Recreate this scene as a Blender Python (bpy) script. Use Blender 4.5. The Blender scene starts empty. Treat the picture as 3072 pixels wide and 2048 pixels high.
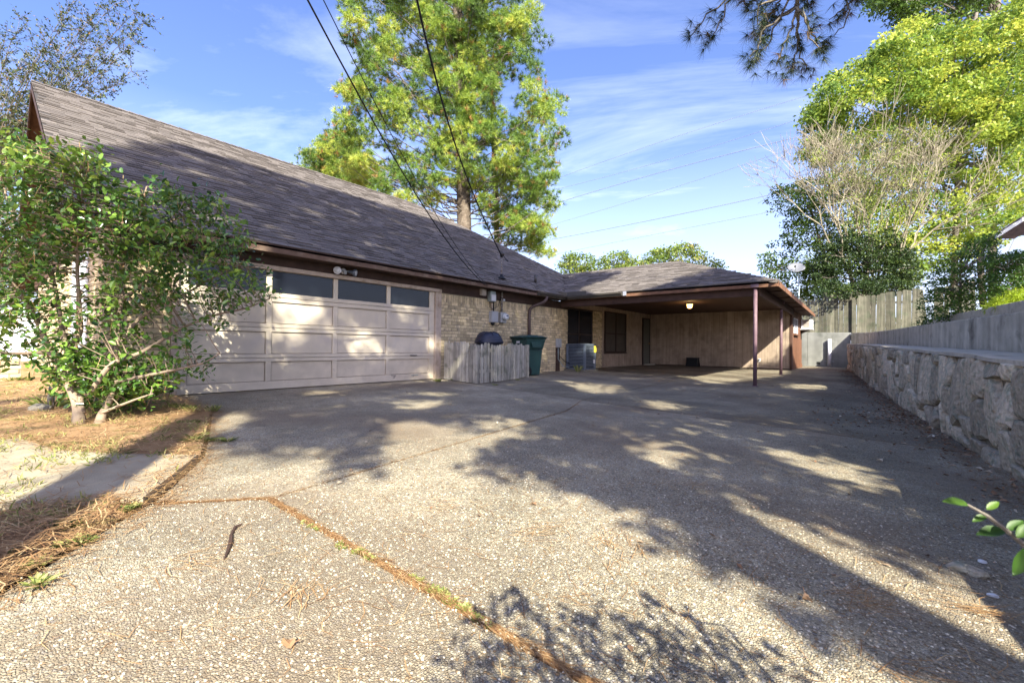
import bpy, bmesh, math, random
import numpy as np
from mathutils import Vector, Matrix

random.seed(11)
rng = np.random.default_rng(11)
scene = bpy.context.scene
COL = scene.collection
R = math.radians

# ---------------------------------------------------------------- camera, sky, sun, exposure
CAM = np.array([0.0, 0.0, 0.80])
YAW, PIT, ROL, FPX = math.atan2(1074, 1310), 0.0107, 0.011, 1310.0
fh = np.array([-math.sin(YAW), math.cos(YAW), 0]); rh = np.array([math.cos(YAW), math.sin(YAW), 0]); upv = np.array([0, 0, 1.0])
FW = fh * math.cos(PIT) + upv * math.sin(PIT); U0 = upv * math.cos(PIT) - fh * math.sin(PIT)
RT = rh * math.cos(ROL) + U0 * math.sin(ROL); UP = U0 * math.cos(ROL) - rh * math.sin(ROL)
cam_d = bpy.data.cameras.new("camera"); cam = bpy.data.objects.new("camera", cam_d); COL.objects.link(cam)
m = Matrix.Identity(4)
for i in range(3):
    m[i][0], m[i][1], m[i][2], m[i][3] = RT[i], UP[i], -FW[i], CAM[i]
cam.matrix_world = m
cam_d.sensor_width = 36.0; cam_d.sensor_fit = 'HORIZONTAL'; cam_d.lens = 36.0 * FPX / 3072
cam_d.clip_start = 0.05; cam_d.clip_end = 2000
cam_d.dof.use_dof = True; cam_d.dof.focus_distance = 4.0; cam_d.dof.aperture_fstop = 4.5
scene.camera = cam

SUN_DIR = np.array([0.79, -0.613, 0.766]); SUN_DIR /= np.linalg.norm(SUN_DIR)      # towards the sun
sun_el = math.asin(SUN_DIR[2]); sun_az = math.atan2(SUN_DIR[0], SUN_DIR[1])
world = bpy.data.worlds.new("World"); scene.world = world; world.use_nodes = True
nt = world.node_tree; N = nt.nodes; L = nt.links
bg = N["Background"]
sky = N.new("ShaderNodeTexSky"); sky.sky_type = 'NISHITA'; sky.sun_disc = False
sky.sun_elevation = sun_el; sky.sun_rotation = sun_az; sky.air_density = 1.0; sky.dust_density = 3.0; sky.ozone_density = 5.0
geo = N.new("ShaderNodeNewGeometry"); sep = N.new("ShaderNodeSeparateXYZ")
tc = N.new("ShaderNodeTexCoord"); L.new(tc.outputs["Generated"], sep.inputs[0])
def wmath(op, a, b=None, c=None):
    n = N.new("ShaderNodeMath"); n.operation = op
    for i, v in enumerate((a, b, c)):
        if v is None: continue
        if isinstance(v, (int, float)): n.inputs[i].default_value = v
        else: L.new(v, n.inputs[i])
    return n.outputs[0]
den = wmath('ADD', wmath('MAXIMUM', sep.outputs[2], 0.0), 0.16)
cx = wmath('DIVIDE', sep.outputs[0], den); cy = wmath('DIVIDE', sep.outputs[1], den)
comb = N.new("ShaderNodeCombineXYZ")
L.new(wmath('ADD', wmath('MULTIPLY', cx, 0.55), wmath('MULTIPLY', cy, 0.25)), comb.inputs[0])
L.new(wmath('SUBTRACT', wmath('MULTIPLY', cy, 1.5), wmath('MULTIPLY', cx, 0.8)), comb.inputs[1])
nz = N.new("ShaderNodeTexNoise"); nz.inputs["Scale"].default_value = 1.15; nz.inputs["Detail"].default_value = 9; nz.inputs["Roughness"].default_value = 0.62
nz.inputs["Distortion"].default_value = 0.5; L.new(comb.outputs[0], nz.inputs["Vector"])
cr = N.new("ShaderNodeMapRange"); cr.inputs[1].default_value = 0.47; cr.inputs[2].default_value = 0.92; cr.clamp = True; L.new(nz.outputs[0], cr.inputs[0])
# thin high cloud, thicker towards the horizon
hz = N.new("ShaderNodeMapRange"); hz.inputs[1].default_value = 0.0; hz.inputs[2].default_value = 0.75; hz.inputs[3].default_value = 1.0; hz.inputs[4].default_value = 0.25; L.new(sep.outputs[2], hz.inputs[0])
cloud = wmath('MULTIPLY', cr.outputs[0], hz.outputs[0])
hv = N.new("ShaderNodeMapRange"); hv.inputs[1].default_value = 0.0; hv.inputs[2].default_value = 0.42; hv.inputs[3].default_value = 0.40; hv.inputs[4].default_value = 0.0; L.new(sep.outputs[2], hv.inputs[0])
cloud = wmath('MAXIMUM', cloud, hv.outputs[0])
tint = N.new("ShaderNodeMix"); tint.data_type = 'RGBA'; tint.blend_type = 'MULTIPLY'; tint.inputs[0].default_value = 1.0
L.new(sky.outputs[0], tint.inputs[6]); tint.inputs[7].default_value = (0.53, 0.505, 0.62, 1)
mx = N.new("ShaderNodeMix"); mx.data_type = 'RGBA'; L.new(cloud, mx.inputs[0]); L.new(tint.outputs[2], mx.inputs[6]); mx.inputs[7].default_value = (3.9, 4.1, 4.7, 1)
L.new(mx.outputs[2], bg.inputs[0]); bg.inputs[1].default_value = 0.15
sun_d = bpy.data.lights.new("sun", 'SUN'); sun_d.energy = 3.75; sun_d.angle = R(0.55); sun_d.color = (1.0, 0.955, 0.79)
sun = bpy.data.objects.new("sun", sun_d); COL.objects.link(sun)
sun.rotation_euler = Vector(SUN_DIR).to_track_quat('Z', 'Y').to_euler()
scene.view_settings.view_transform = 'Standard'; scene.view_settings.look = 'None'
scene.view_settings.exposure = 2.02; scene.view_settings.gamma = 1.0; scene.view_settings.use_curve_mapping = False
scene.cycles.max_bounces = 6; scene.cycles.transparent_max_bounces = 6
scene.cycles.sample_clamp_indirect = 6.0
scene.cycles.use_denoising = True

# ---------------------------------------------------------------- helpers
def at(px, py, t):                       # a point t metres deep in the direction the photograph shows at (px, py)
    return CAM + (FW + RT * (px - 1536) / FPX - UP * (py - 1024) / FPX) * t
def proj(P):
    d = np.atleast_2d(np.asarray(P, float)) - CAM; z = d @ FW
    zz = np.where(np.abs(z) < 1e-4, 1e-4, z)
    return 1536 + FPX * (d @ RT) / zz, 1024 - FPX * (d @ UP) / zz, z
def gz(X, Y):                            # the drive falls gently from the house to the retaining wall
    a = np.clip((20 - np.asarray(Y, float)) / 8, 0, 1); a = a * a * (3 - 2 * a)
    return -.02 * np.clip(np.asarray(X, float) + 7.92, -4, 14) * (.15 + .85 * a)
def in_poly(P, poly):
    P = np.atleast_2d(P); x, y = P[:, 0], P[:, 1]; r = np.zeros(len(P), bool); j = len(poly) - 1
    for i in range(len(poly)):
        xi, yi = poly[i][:2]; xj, yj = poly[j][:2]
        c = ((yi > y) != (yj > y)) & (x < (xj - xi) * (y - yi) / ((yj - yi) if yj != yi else 1e-9) + xi)
        r ^= c; j = i
    return r

ROOTLOC = {}
def off(o):
    v = np.zeros(3)
    while o is not None:
        v += np.array(o.location); o = o.parent
    return v
def tagit(o, label, cat, group=None, kind=None):
    if label: o['label'] = label
    if cat: o['category'] = cat
    if group: o['group'] = group
    if kind: o['kind'] = kind
    return o
def thing(name, label, cat, loc=(0, 0, 0), group=None):
    o = bpy.data.objects.new(name, None); COL.objects.link(o); o.location = loc
    return tagit(o, label, cat, group)

class MB:
    def __init__(s): s.v = []; s.f = []; s.n = 0; s.t = []
    def add(s, V, F, tint=None):
        V = np.asarray(V, float).reshape(-1, 3)
        for f in F: s.f.append([i + s.n for i in f])
        s.v.append(V); s.n += len(V); s.t.append(np.full(len(V), 0.5 if tint is None else tint)); return s
    def box(s, lo, hi, M=None, o=None):
        x0, y0, z0 = lo; x1, y1, z1 = hi
        V = np.array([[x0, y0, z0], [x1, y0, z0], [x1, y1, z0], [x0, y1, z0], [x0, y0, z1], [x1, y0, z1], [x1, y1, z1], [x0, y1, z1]], float)
        if M is not None: V = V @ np.asarray(M).T
        if o is not None: V = V + np.asarray(o)
        return s.add(V, [(0, 3, 2, 1), (4, 5, 6, 7), (0, 1, 5, 4), (1, 2, 6, 5), (2, 3, 7, 6), (3, 0, 4, 7)])
    def prism(s, poly, vec):
        poly = np.asarray(poly, float); n = len(poly); V = np.vstack([poly, poly + np.asarray(vec, float)])
        F = [tuple(range(n - 1, -1, -1)), tuple(range(n, 2 * n))] + [(i, (i + 1) % n, n + (i + 1) % n, n + i) for i in range(n)]
        return s.add(V, F)
    def tube(s, pts, rad, k=8, cap=True, tint=None):
        pts = np.asarray(pts, float); n = len(pts); rad = np.broadcast_to(np.asarray(rad, float), (n,))
        tan = np.gradient(pts, axis=0); tan /= (np.linalg.norm(tan, axis=1, keepdims=True) + 1e-9)
        ref = np.array([0, 0, 1.0]) if abs(tan[0][2]) < .9 else np.array([1.0, 0, 0])
        a = np.linspace(0, 2 * math.pi, k, endpoint=False); V = []
        u = np.cross(tan[0], ref); u /= np.linalg.norm(u) + 1e-9
        for i in range(n):
            u = u - tan[i] * (u @ tan[i]); u /= np.linalg.norm(u) + 1e-9; w = np.cross(tan[i], u)
            V.append(pts[i] + rad[i] * (np.cos(a)[:, None] * u + np.sin(a)[:, None] * w))
        V = np.vstack(V); F = []
        for i in range(n - 1):
            for j in range(k):
                F.append((i * k + j, i * k + (j + 1) % k, (i + 1) * k + (j + 1) % k, (i + 1) * k + j))
        if cap: F += [tuple(range(k - 1, -1, -1)), tuple(range((n - 1) * k, n * k))]
        return s.add(V, F, tint)
    def lathe(s, prof, c=(0, 0, 0), k=20, M=None):
        prof = np.asarray(prof, float); n = len(prof); a = np.linspace(0, 2 * math.pi, k, endpoint=False)
        V = np.vstack([np.stack([r * np.cos(a), r * np.sin(a), np.full(k, z)], 1) for r, z in prof])
        if M is not None: V = V @ np.asarray(M).T
        V = V + np.asarray(c); F = []
        for i in range(n - 1):
            for j in range(k): F.append((i * k + j, i * k + (j + 1) % k, (i + 1) * k + (j + 1) % k, (i + 1) * k + j))
        F += [tuple(range(k - 1, -1, -1)), tuple(range((n - 1) * k, n * k))]
        return s.add(V, F)
    def mesh(s, name, o=(0, 0, 0), mat=None, smooth=False, tint=False):
        me = bpy.data.meshes.new(name); V = np.vstack(s.v) - np.asarray(o)
        me.from_pydata(V.tolist(), [], s.f); me.update()
        if mat: me.materials.append(mat)
        if smooth: me.polygons.foreach_set("use_smooth", np.ones(len(me.polygons), bool))
        if tint:
            at_ = me.attributes.new("tint", 'FLOAT', 'POINT'); at_.data.foreach_set("value", np.concatenate(s.t).astype(np.float32))
        return me
    def build(s, name, mat, parent=None, smooth=False, tint=False, bevel=0, kind=None, origin=None):
        o0 = off(parent) if parent is not None else np.zeros(3)
        oo = np.asarray(origin, float) if origin is not None else o0
        ob = bpy.data.objects.new(name, s.mesh(name, oo, mat, smooth, tint)); COL.objects.link(ob)
        if parent is not None: ob.parent = parent
        ob.location = oo - o0
        if bevel:
            b = ob.modifiers.new("b", 'BEVEL'); b.width = bevel; b.segments = 2; b.limit_method = 'ANGLE'
        if kind: ob['kind'] = kind
        return ob
def rawmesh(name, V, F, mat, tint=None, smooth=False):               # V (n,3); F (m,k) all of one size
    me = bpy.data.meshes.new(name); V = np.ascontiguousarray(V, np.float32); F = np.ascontiguousarray(F, np.int32); k = F.shape[1]
    me.vertices.add(len(V)); me.vertices.foreach_set("co", V.ravel())
    me.loops.add(F.size); me.loops.foreach_set("vertex_index", F.ravel())
    me.polygons.add(len(F)); me.polygons.foreach_set("loop_start", np.arange(0, F.size, k, dtype=np.int32)); me.polygons.foreach_set("loop_total", np.full(len(F), k, np.int32))
    if smooth: me.polygons.foreach_set("use_smooth", np.ones(len(F), bool))
    me.materials.append(mat); me.update(calc_edges=True)
    if tint is not None:
        a = me.attributes.new("tint", 'FLOAT', 'POINT'); a.data.foreach_set("value", np.asarray(tint, np.float32))
    return me
def put(name, me, parent=None, loc=(0, 0, 0), kind=None, rot=None, scale=None):
    ob = bpy.data.objects.new(name, me); COL.objects.link(ob)
    o0 = off(parent) if parent is not None else np.zeros(3)
    if parent is not None: ob.parent = parent
    ob.location = np.asarray(loc, float) - o0
    if rot is not None: ob.rotation_euler = rot
    if scale is not None: ob.scale = scale
    if kind: ob['kind'] = kind
    return ob

# ---------------------------------------------------------------- materials
def mat(name, col, rough=.8, spec=.3, var=.0, nscale=4., bump=0., bscale=30., island=0., col2=None, thr=(.45, .65), metal=0., streak=None, tint=None, transl=0., grain=None, bdist=.01):
    """col base; var: lightness noise; island: lightness change piece by piece; col2/thr: a second colour mixed in by noise (stain, wear); streak: noise stretched along an axis; grain: fine fibre"""
    M = bpy.data.materials.new(name); M.use_nodes = True; n = M.node_tree.nodes; l = M.node_tree.links
    b = n["Principled BSDF"]; b.inputs["Roughness"].default_value = rough; b.inputs["Specular IOR Level"].default_value = spec; b.inputs["Metallic"].default_value = metal
    g = n.new("ShaderNodeNewGeometry"); cur = n.new("ShaderNodeRGB"); cur.outputs[0].default_value = (*col, 1); cur = cur.outputs[0]
    def noise(scale, det=4, vec=None, dist=0.):
        x = n.new("ShaderNodeTexNoise"); x.inputs["Scale"].default_value = scale; x.inputs["Detail"].default_value = det; x.inputs["Distortion"].default_value = dist
        l.new(vec if vec is not None else g.outputs["Position"], x.inputs["Vector"]); return x.outputs[0]
    def scaled(sx, sy, sz):
        x = n.new("ShaderNodeMapping"); x.inputs["Scale"].default_value = (sx, sy, sz); l.new(g.outputs["Position"], x.inputs["Vector"]); return x.outputs[0]
    def mulv(c, f):
        x = n.new("ShaderNodeMix"); x.data_type = 'RGBA'; x.blend_type = 'MULTIPLY'; x.inputs[0].default_value = 1; l.new(c, x.inputs[6]); l.new(f, x.inputs[7]); return x.outputs[2]
    def rng_(v, a, b_, c, d):
        x = n.new("ShaderNodeMapRange"); l.new(v, x.inputs[0])
        for i, q in enumerate((a, b_, c, d)): x.inputs[i + 1].default_value = q
        return x.outputs[0]
    if tint is not None:                      # tint: list of (pos, colour) looked up by the 'tint' attribute of the leaf
        a = n.new("ShaderNodeAttribute"); a.attribute_name = "tint"; r = n.new("ShaderNodeValToRGB")
        e = r.color_ramp.elements
        while len(e) < len(tint): e.new(.5)
        for i, (p, c) in enumerate(tint): e[i].position = p; e[i].color = (*c, 1)
        l.new(a.outputs["Fac"], r.inputs[0]); cur = r.outputs[0]
    if col2 is not None:
        f = rng_(noise(nscale, 7, dist=.3), thr[0], thr[1], 0, 1); x = n.new("ShaderNodeMix"); x.data_type = 'RGBA'; l.new(f, x.inputs[0]); l.new(cur, x.inputs[6]); x.inputs[7].default_value = (*col2, 1); cur = x.outputs[2]
    if var: cur = mulv(cur, rng_(noise(nscale * 1.7, 6), .25, .75, 1 - var, 1 + var))
    if streak: cur = mulv(cur, rng_(noise(1.0, 5, scaled(*streak[:3])), .3, .7, 1 - streak[3], 1 + streak[3]))
    if island:
        oi = n.new("ShaderNodeObjectInfo"); s = n.new("ShaderNodeMath"); s.operation = 'ADD'; l.new(g.outputs["Random Per Island"], s.inputs[0]); l.new(oi.outputs["Random"], s.inputs[1])
        fr = n.new("ShaderNodeMath"); fr.operation = 'FRACT'; l.new(s.outputs[0], fr.inputs[0]); cur = mulv(cur, rng_(fr.outputs[0], 0, 1, 1 - island, 1 + island))
    l.new(cur, b.inputs["Base Color"])
    if bump:
        bp = n.new("ShaderNodeBump"); bp.inputs["Strength"].default_value = bump; bp.inputs["Distance"].default_value = bdist
        l.new(noise(bscale, 6) if grain is None else noise(1.0, 6, scaled(*grain)), bp.inputs["Height"]); l.new(bp.outputs[0], b.inputs["Normal"])
    if transl:
        t = n.new("ShaderNodeBsdfTranslucent"); x = n.new("ShaderNodeMixShader"); x.inputs[0].default_value = transl
        l.new(cur, t.inputs[0]); l.new(b.outputs[0], x.inputs[1]); l.new(t.outputs[0], x.inputs[2]); l.new(x.outputs[0], n["Material Output"].inputs[0])
    return M

M = {}
M['brick'] = mat('brick', (.58, .465, .285), .9, .2, .14, 9, .35, 60, .26, (.30, .25, .19), (.5, .75))
M['mortar'] = mat('mortar', (.24, .205, .155), .95, .1, .12, 8, .3, 120)  # shadow lines under the bricks are put into this darker tone
M['shingle'] = mat('shingle', (.142, .124, .115), .95, .12, .12, 30, .5, 220, .24, (.165, .142, .125), (.52, .72))
M['deck'] = mat('roof_deck', (.06, .055, .055), .95, .1)
M['fascia'] = mat('fascia_wood', (.135, .085, .062), .75, .25, .22, 5, .3, 0, .05, (.20, .145, .105), (.5, .72), streak=(20, 1.2, 20, .22), grain=(60, 2, 60))
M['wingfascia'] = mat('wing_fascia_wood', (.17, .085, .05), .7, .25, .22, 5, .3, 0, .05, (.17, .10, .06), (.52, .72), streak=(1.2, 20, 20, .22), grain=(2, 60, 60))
M['darkwood'] = mat('dark_stained_wood', (.060, .036, .027), .7, .25, .25, 4, .3, 0, .1, streak=(9, .8, 14, .25), grain=(60, 2, 60))
M['ceil'] = mat('carport_ceiling', (.085, .048, .036), .75, .2, .2, 3, .2, 40, .18)
M['post'] = mat('post_paint', (.15, .09, .105), .55, .4, .2, 7, .2, 60, 0, (.19, .14, .14), (.6, .7))
M['doorpaint'] = mat('garage_door_paint', (.67, .58, .455), .6, .3, .05, 3, .12, 60, .03, (.55, .48, .42), (.5, .8), streak=(30, 2, 3, .05))
M['doorwear'] = mat('garage_door_worn_paint', (.64, .55, .43), .65, .3, .08, 4, .2, 60, .03, (.30, .25, .21), (.69, .76), streak=(30, 2, 6, .07))
M['casing'] = mat('casing_wood', (.50, .40, .32), .65, .3, .12, 5, .2, 60, 0, (.36, .27, .19), (.5, .7))
M['glass'] = mat('dark_glass', (.014, .018, .026), .08, .35)
M['screen'] = mat('insect_screen', (.065, .056, .048), .3, .45, .25, 3)  # grey-brown curtain reflection put into the pane colour
M['lump'] = mat('grey_lump', (.20, .18, .145), .95, .1, .25, 14, .6, 60)
M['winframe'] = mat('window_frame_brown', (.038, .024, .019), .5, .35)
M['siding'] = mat('siding', (.38, .295, .225), .85, .2, .14, 3, .4, 0, .05, (.24, .19, .15), (.5, .8), streak=(14, 14, .7, .16), grain=(80, 80, 3))
M['sidingdark'] = mat('gable_siding', (.10, .058, .040), .8, .2, .2, 3, .4, 0, .12, streak=(14, 14, .7, .2), grain=(80, 80, 3))
M['redwood'] = mat('red_stained_wood', (.155, .072, .042), .7, .25, .2, 4, .3, 0, .15, streak=(14, 14, .8, .25), grain=(60, 60, 3))
M['concrete'] = mat('concrete', (.45, .41, .335), .92, .15, .20, 3.2, .5, 70, 0, (.17, .155, .13), (.56, .74), streak=(5, 5, .35, .28))
M['concrete_dark'] = mat('dark_concrete', (.215, .215, .20), .92, .15, .18, 1.6, .3, 70, 0, (.11, .115, .10), (.5, .75), streak=(3, 3, .3, .2))  # darker grey concrete with broad blotches and upright streaks
M['cap'] = mat('concrete_cap', (.48, .43, .35), .92, .15, .15, 5, .3, 60, 0, (.27, .24, .2), (.55, .75))
M['stone'] = mat('wall_stone', (.54, .45, .335), .92, .12, .30, 13, 1.0, 28, .36, (.37, .36, .27), (.50, .64), bdist=.035)
M['stonemortar'] = mat('stone_mortar', (.20, .165, .115), .95, .1, .25, 8, .6, 60)
M['oldwood'] = mat('weathered_wood', (.40, .37, .31), .9, .15, .2, 4, .5, 0, .22, (.15, .165, .115), (.55, .75), streak=(30, 30, .9, .34), grain=(110, 110, 3))
M['fencewood'] = mat('fence_wood', (.125, .118, .088), .9, .15, .2, 3, .5, 0, .28, (.095, .105, .07), (.5, .72), streak=(22, 22, .7, .34), grain=(90, 90, 3))
M['bluegrey'] = mat('ac_metal', (.12, .145, .185), .45, .4, .06, 6, metal=.15)
M['black'] = mat('black_fin', (.012, .013, .015), .6, .3)
M['greyplastic'] = mat('grey_box', (.36, .37, .38), .5, .35, .06, 8)
M['cream'] = mat('cream_box', (.42, .36, .30), .6, .3, .1, 8)
M['meterglass'] = mat('meter_glass', (.55, .57, .58), .12, .6)
M['pipe'] = mat('conduit', (.25, .225, .20), .6, .35, .3, 25, col2=(.10, .06, .04), thr=(.5, .6))
M['gutter'] = mat('gutter_metal', (.060, .052, .043), .4, .4, .12, 6)
M['tin'] = mat('bare_tin', (.44, .45, .50), .4, .45, .1, 8, metal=.4)
M['cart'] = mat('green_plastic', (.022, .062, .056), .5, .4, .10, 6, .1, 50)
M['can'] = mat('navy_plastic', (.018, .021, .040), .42, .45, .1, 6)
M['white'] = mat('white_paint', (.66, .66, .68), .55, .35, .06, 9)
M['pvc'] = mat('scuffed_pvc', (.62, .60, .66), .5, .35, .1, 9, col2=(.15, .14, .14), thr=(.64, .70))
M['lampglass'] = mat('lamp_glass', (.9, .6, .25), .3, .4)
M['brass'] = mat('brass', (.35, .2, .07), .4, .5, metal=.6)
M['dish'] = mat('dish_grey', (.13, .135, .16), .5, .4, .06, 4)
M['galv'] = mat('galvanised', (.30, .35, .35), .45, .4, metal=.3)
M['cable'] = mat('black_cable', (.022, .021, .022), .6, .3)
M['farwire'] = mat('grey_wire', (.16, .18, .22), .6, .3)
M['bark'] = mat('pine_bark', (.115, .09, .07), .95, .1, .35, 5, .9, 12, 0, (.17, .14, .11), (.5, .7), streak=(6, 6, 1.2, .3))
M['greybark'] = mat('grey_bark', (.19, .165, .14), .95, .1, .25, 6, .5, 30, 0, (.11, .09, .07), (.5, .7))
M['camstem'] = mat('camellia_bark', (.28, .215, .155), .8, .2, .2, 7, .3, 40, 0, (.27, .20, .14), (.52, .7))
M['deadtwig'] = mat('dead_twig', (.26, .225, .16), .9, .15, .2, 3, 0, 30, .2)
M['soil'] = mat('bare_soil', (.17, .125, .08), .95, .1, .3, 6, .6, 50, 0, (.21, .14, .085), (.45, .65))
M['lawn'] = mat('needle_litter_ground', (.34, .215, .115), .95, .1, .25, 5, .9, 90, 0, (.17, .15, .055), (.52, .68))
M['bankm'] = mat('bank_earth', (.19, .165, .08), .95, .1, .3, 3, .8, 40, 0, (.13, .10, .055), (.5, .7))
M['pathm'] = mat('old_path_concrete', (.36, .305, .215), .95, .12, .18, 3, .5, 110, 0, (.29, .24, .175), (.5, .7))
M['needle'] = mat('dry_pine_needle', (.42, .23, .10), .8, .2, tint=[(0, (.20, .10, .045)), (.5, (.36, .21, .095)), (1, (.56, .41, .22))])
M['deadleaf'] = mat('dry_leaf', (.30, .17, .08), .8, .2, tint=[(0, (.16, .08, .045)), (.5, (.34, .20, .11)), (.9, (.52, .42, .30)), (1, (.66, .58, .46))])
M['weed'] = mat('weed_green', (.2, .25, .05), .6, .3, tint=[(0, (.10, .14, .03)), (.6, (.24, .27, .07)), (1, (.45, .40, .17))], transl=.3)
def leafmat(name, ramp, transl=.38, rough=.45, spec=.4):
    return mat(name, (.1, .1, .05), rough, spec, tint=ramp, transl=transl)
M['pineleaf'] = leafmat('pine_needles_green', [(0, (.055, .095, .022)), (.3, (.18, .30, .05)), (.65, (.38, .47, .075)), (.93, (.60, .60, .12)), (1, (.42, .24, .08))], .35, .5)
M['pineshade'] = leafmat('pine_needles_shaded', [(0, (.018, .035, .016)), (.6, (.045, .075, .028)), (.9, (.11, .09, .04)), (1, (.20, .11, .05))], .2, .5)  # backlit shade of the overhanging branch is put into these greens
M['maple'] = leafmat('maple_leaf', [(0, (.045, .10, .018)), (.35, (.17, .27, .045)), (.7, (.40, .47, .07)), (.92, (.58, .59, .10)), (1, (.62, .50, .08))], .48)
M['mapledark'] = leafmat('maple_leaf_dark', [(0, (.035, .075, .018)), (.6, (.09, .15, .025)), (1, (.20, .26, .035))], .4)
M['camellia'] = leafmat('camellia_leaf', [(0, (.028, .07, .020)), (.35, (.085, .18, .032)), (.7, (.21, .33, .05)), (1, (.42, .46, .07))], .28, .24, .6)
M['myrtle'] = leafmat('crape_myrtle_leaf', [(0, (.025, .045, .018)), (.7, (.08, .11, .025)), (.92, (.24, .20, .05)), (1, (.30, .15, .05))], .35)
M['shrub'] = leafmat('evergreen_leaf', [(0, (.018, .035, .014)), (.6, (.05, .085, .022)), (1, (.16, .20, .04))], .3)
M['azalea'] = leafmat('bank_shrub_leaf', [(0, (.022, .055, .014)), (.5, (.055, .125, .018)), (1, (.14, .24, .025))], .35)
M['vine'] = leafmat('vine_leaf', [(0, (.06, .11, .02)), (.5, (.19, .27, .05)), (.85, (.34, .36, .08)), (1, (.42, .26, .16))], .4)
M['lime'] = leafmat('lime_leaf', [(0, (.22, .34, .02)), (1, (.42, .50, .03))], .5)

def aggregate(name, base, scale=112.):
    """washed river-pebble concrete: one colour per pebble, darker paste between, stains by noise"""
    Mt = bpy.data.materials.new(name); Mt.use_nodes = True; n = Mt.node_tree.nodes; l = Mt.node_tree.links; b = n["Principled BSDF"]
    b.inputs["Roughness"].default_value = .85; b.inputs["Specular IOR Level"].default_value = .2
    g = n.new("ShaderNodeNewGeometry")
    def vor(feat, sc):
        v = n.new("ShaderNodeTexVoronoi"); v.feature = feat; v.inputs["Scale"].default_value = sc; v.inputs["Randomness"].default_value = 1; l.new(g.outputs["Position"], v.inputs["Vector"]); return v
    v1 = vor('F1', scale); v2 = vor('DISTANCE_TO_EDGE', scale)
    r = n.new("ShaderNodeValToRGB"); e = r.color_ramp.elements; r.color_ramp.interpolation = 'CONSTANT'
    cols = [(0, .25, .205, .145), (.06, .38, .315, .22), (.20, .47, .40, .28), (.42, .525, .455, .325), (.62, .585, .515, .38), (.82, .67, .61, .48), (.88, .42, .28, .15), (.93, .40, .37, .33)]
    while len(e) < len(cols): e.new(.5)
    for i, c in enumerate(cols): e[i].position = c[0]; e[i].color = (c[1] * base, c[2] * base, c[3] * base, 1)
    sp = n.new("ShaderNodeSeparateColor"); l.new(v1.outputs["Color"], sp.inputs[0]); l.new(sp.outputs[0], r.inputs[0])
    ed = n.new("ShaderNodeMapRange"); l.new(v2.outputs["Distance"], ed.inputs[0]); ed.inputs[1].default_value = .02; ed.inputs[2].default_value = .20; ed.inputs[3].default_value = .60; ed.inputs[4].default_value = 1.0
    def mul(a, bb):
        x = n.new("ShaderNodeMix"); x.data_type = 'RGBA'; x.blend_type = 'MULTIPLY'; x.inputs[0].default_value = 1; l.new(a, x.inputs[6]); l.new(bb, x.inputs[7]); return x.outputs[2]
    def ns(sc, a, c, lo, hi, det=6, ch=0):
        x = n.new("ShaderNodeTexNoise"); x.inputs["Scale"].default_value = sc; x.inputs["Detail"].default_value = det; l.new(g.outputs["Position"], x.inputs["Vector"])
        y = n.new("ShaderNodeMapRange"); l.new(x.outputs[0], y.inputs[0]); y.inputs[1].default_value = a; y.inputs[2].default_value = c; y.inputs[3].default_value = lo; y.inputs[4].default_value = hi; return y.outputs[0]
    cur = mul(mul(r.outputs[0], ed.outputs[0]), ns(1.1, .3, .7, .70, 1.20)); cur = mul(cur, ns(7, .3, .7, .88, 1.12))
    x = n.new("ShaderNodeMix"); x.data_type = 'RGBA'; l.new(ns(.6, .47, .66, 0, .68), x.inputs[0]); l.new(cur, x.inputs[6]); x.inputs[7].default_value = (.24 * base, .18 * base, .125 * base, 1); cur = x.outputs[2]
    l.new(cur, b.inputs["Base Color"])
    bp = n.new("ShaderNodeBump"); bp.inputs["Strength"].default_value = .75; bp.inputs["Distance"].default_value = .006; h = n.new("ShaderNodeMapRange"); l.new(v2.outputs["Distance"], h.inputs[0]); h.inputs[2].default_value = .3
    l.new(h.outputs[0], bp.inputs["Height"]); l.new(bp.outputs[0], b.inputs["Normal"]); return Mt
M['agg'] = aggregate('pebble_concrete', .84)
M['agg_far'] = aggregate('pebble_concrete_far', .62)  # same pebble concrete with a lower base tone
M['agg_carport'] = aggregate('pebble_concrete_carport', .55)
M['pebble'] = mat('pebble', (.5, .45, .36), .7, .3, tint=[(0, (.22, .18, .13)), (.3, (.44, .37, .26)), (.7, (.58, .51, .38)), (.93, (.70, .64, .51)), (1, (.46, .28, .15))])

# ================================================================ SETTING
def sheet(poly, step, dz, thick=0.0, jitter=0.0):
    """polygon in plan cut into a grid, following the fall of the drive; thick > 0 gives it sides"""
    bm = bmesh.new(); bm.faces.new([bm.verts.new((p[0], p[1], 0)) for p in poly])
    xs = [p[0] for p in poly]; ys = [p[1] for p in poly]
    for a, lo, hi in ((0, min(xs), max(xs)), (1, min(ys), max(ys))):
        q = math.ceil(lo / step) * step
        while q < hi:
            co = [0, 0, 0]; no = [0, 0, 0]; co[a] = q; no[a] = 1
            bmesh.ops.bisect_plane(bm, geom=bm.verts[:] + bm.edges[:] + bm.faces[:], plane_co=co, plane_no=no); q += step
    if thick:
        ext = bmesh.ops.extrude_face_region(bm, geom=bm.faces[:]); low = set(v for v in ext['geom'] if isinstance(v, bmesh.types.BMVert))
    for v in bm.verts:
        z = float(gz(v.co.x, v.co.y)) + dz + (random.uniform(-jitter, jitter) if jitter else 0)
        v.co.z = z
    if thick:
        for v in low: v.co.z -= thick
    bmesh.ops.recalc_face_normals(bm, faces=bm.faces[:])
    return bm
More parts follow.
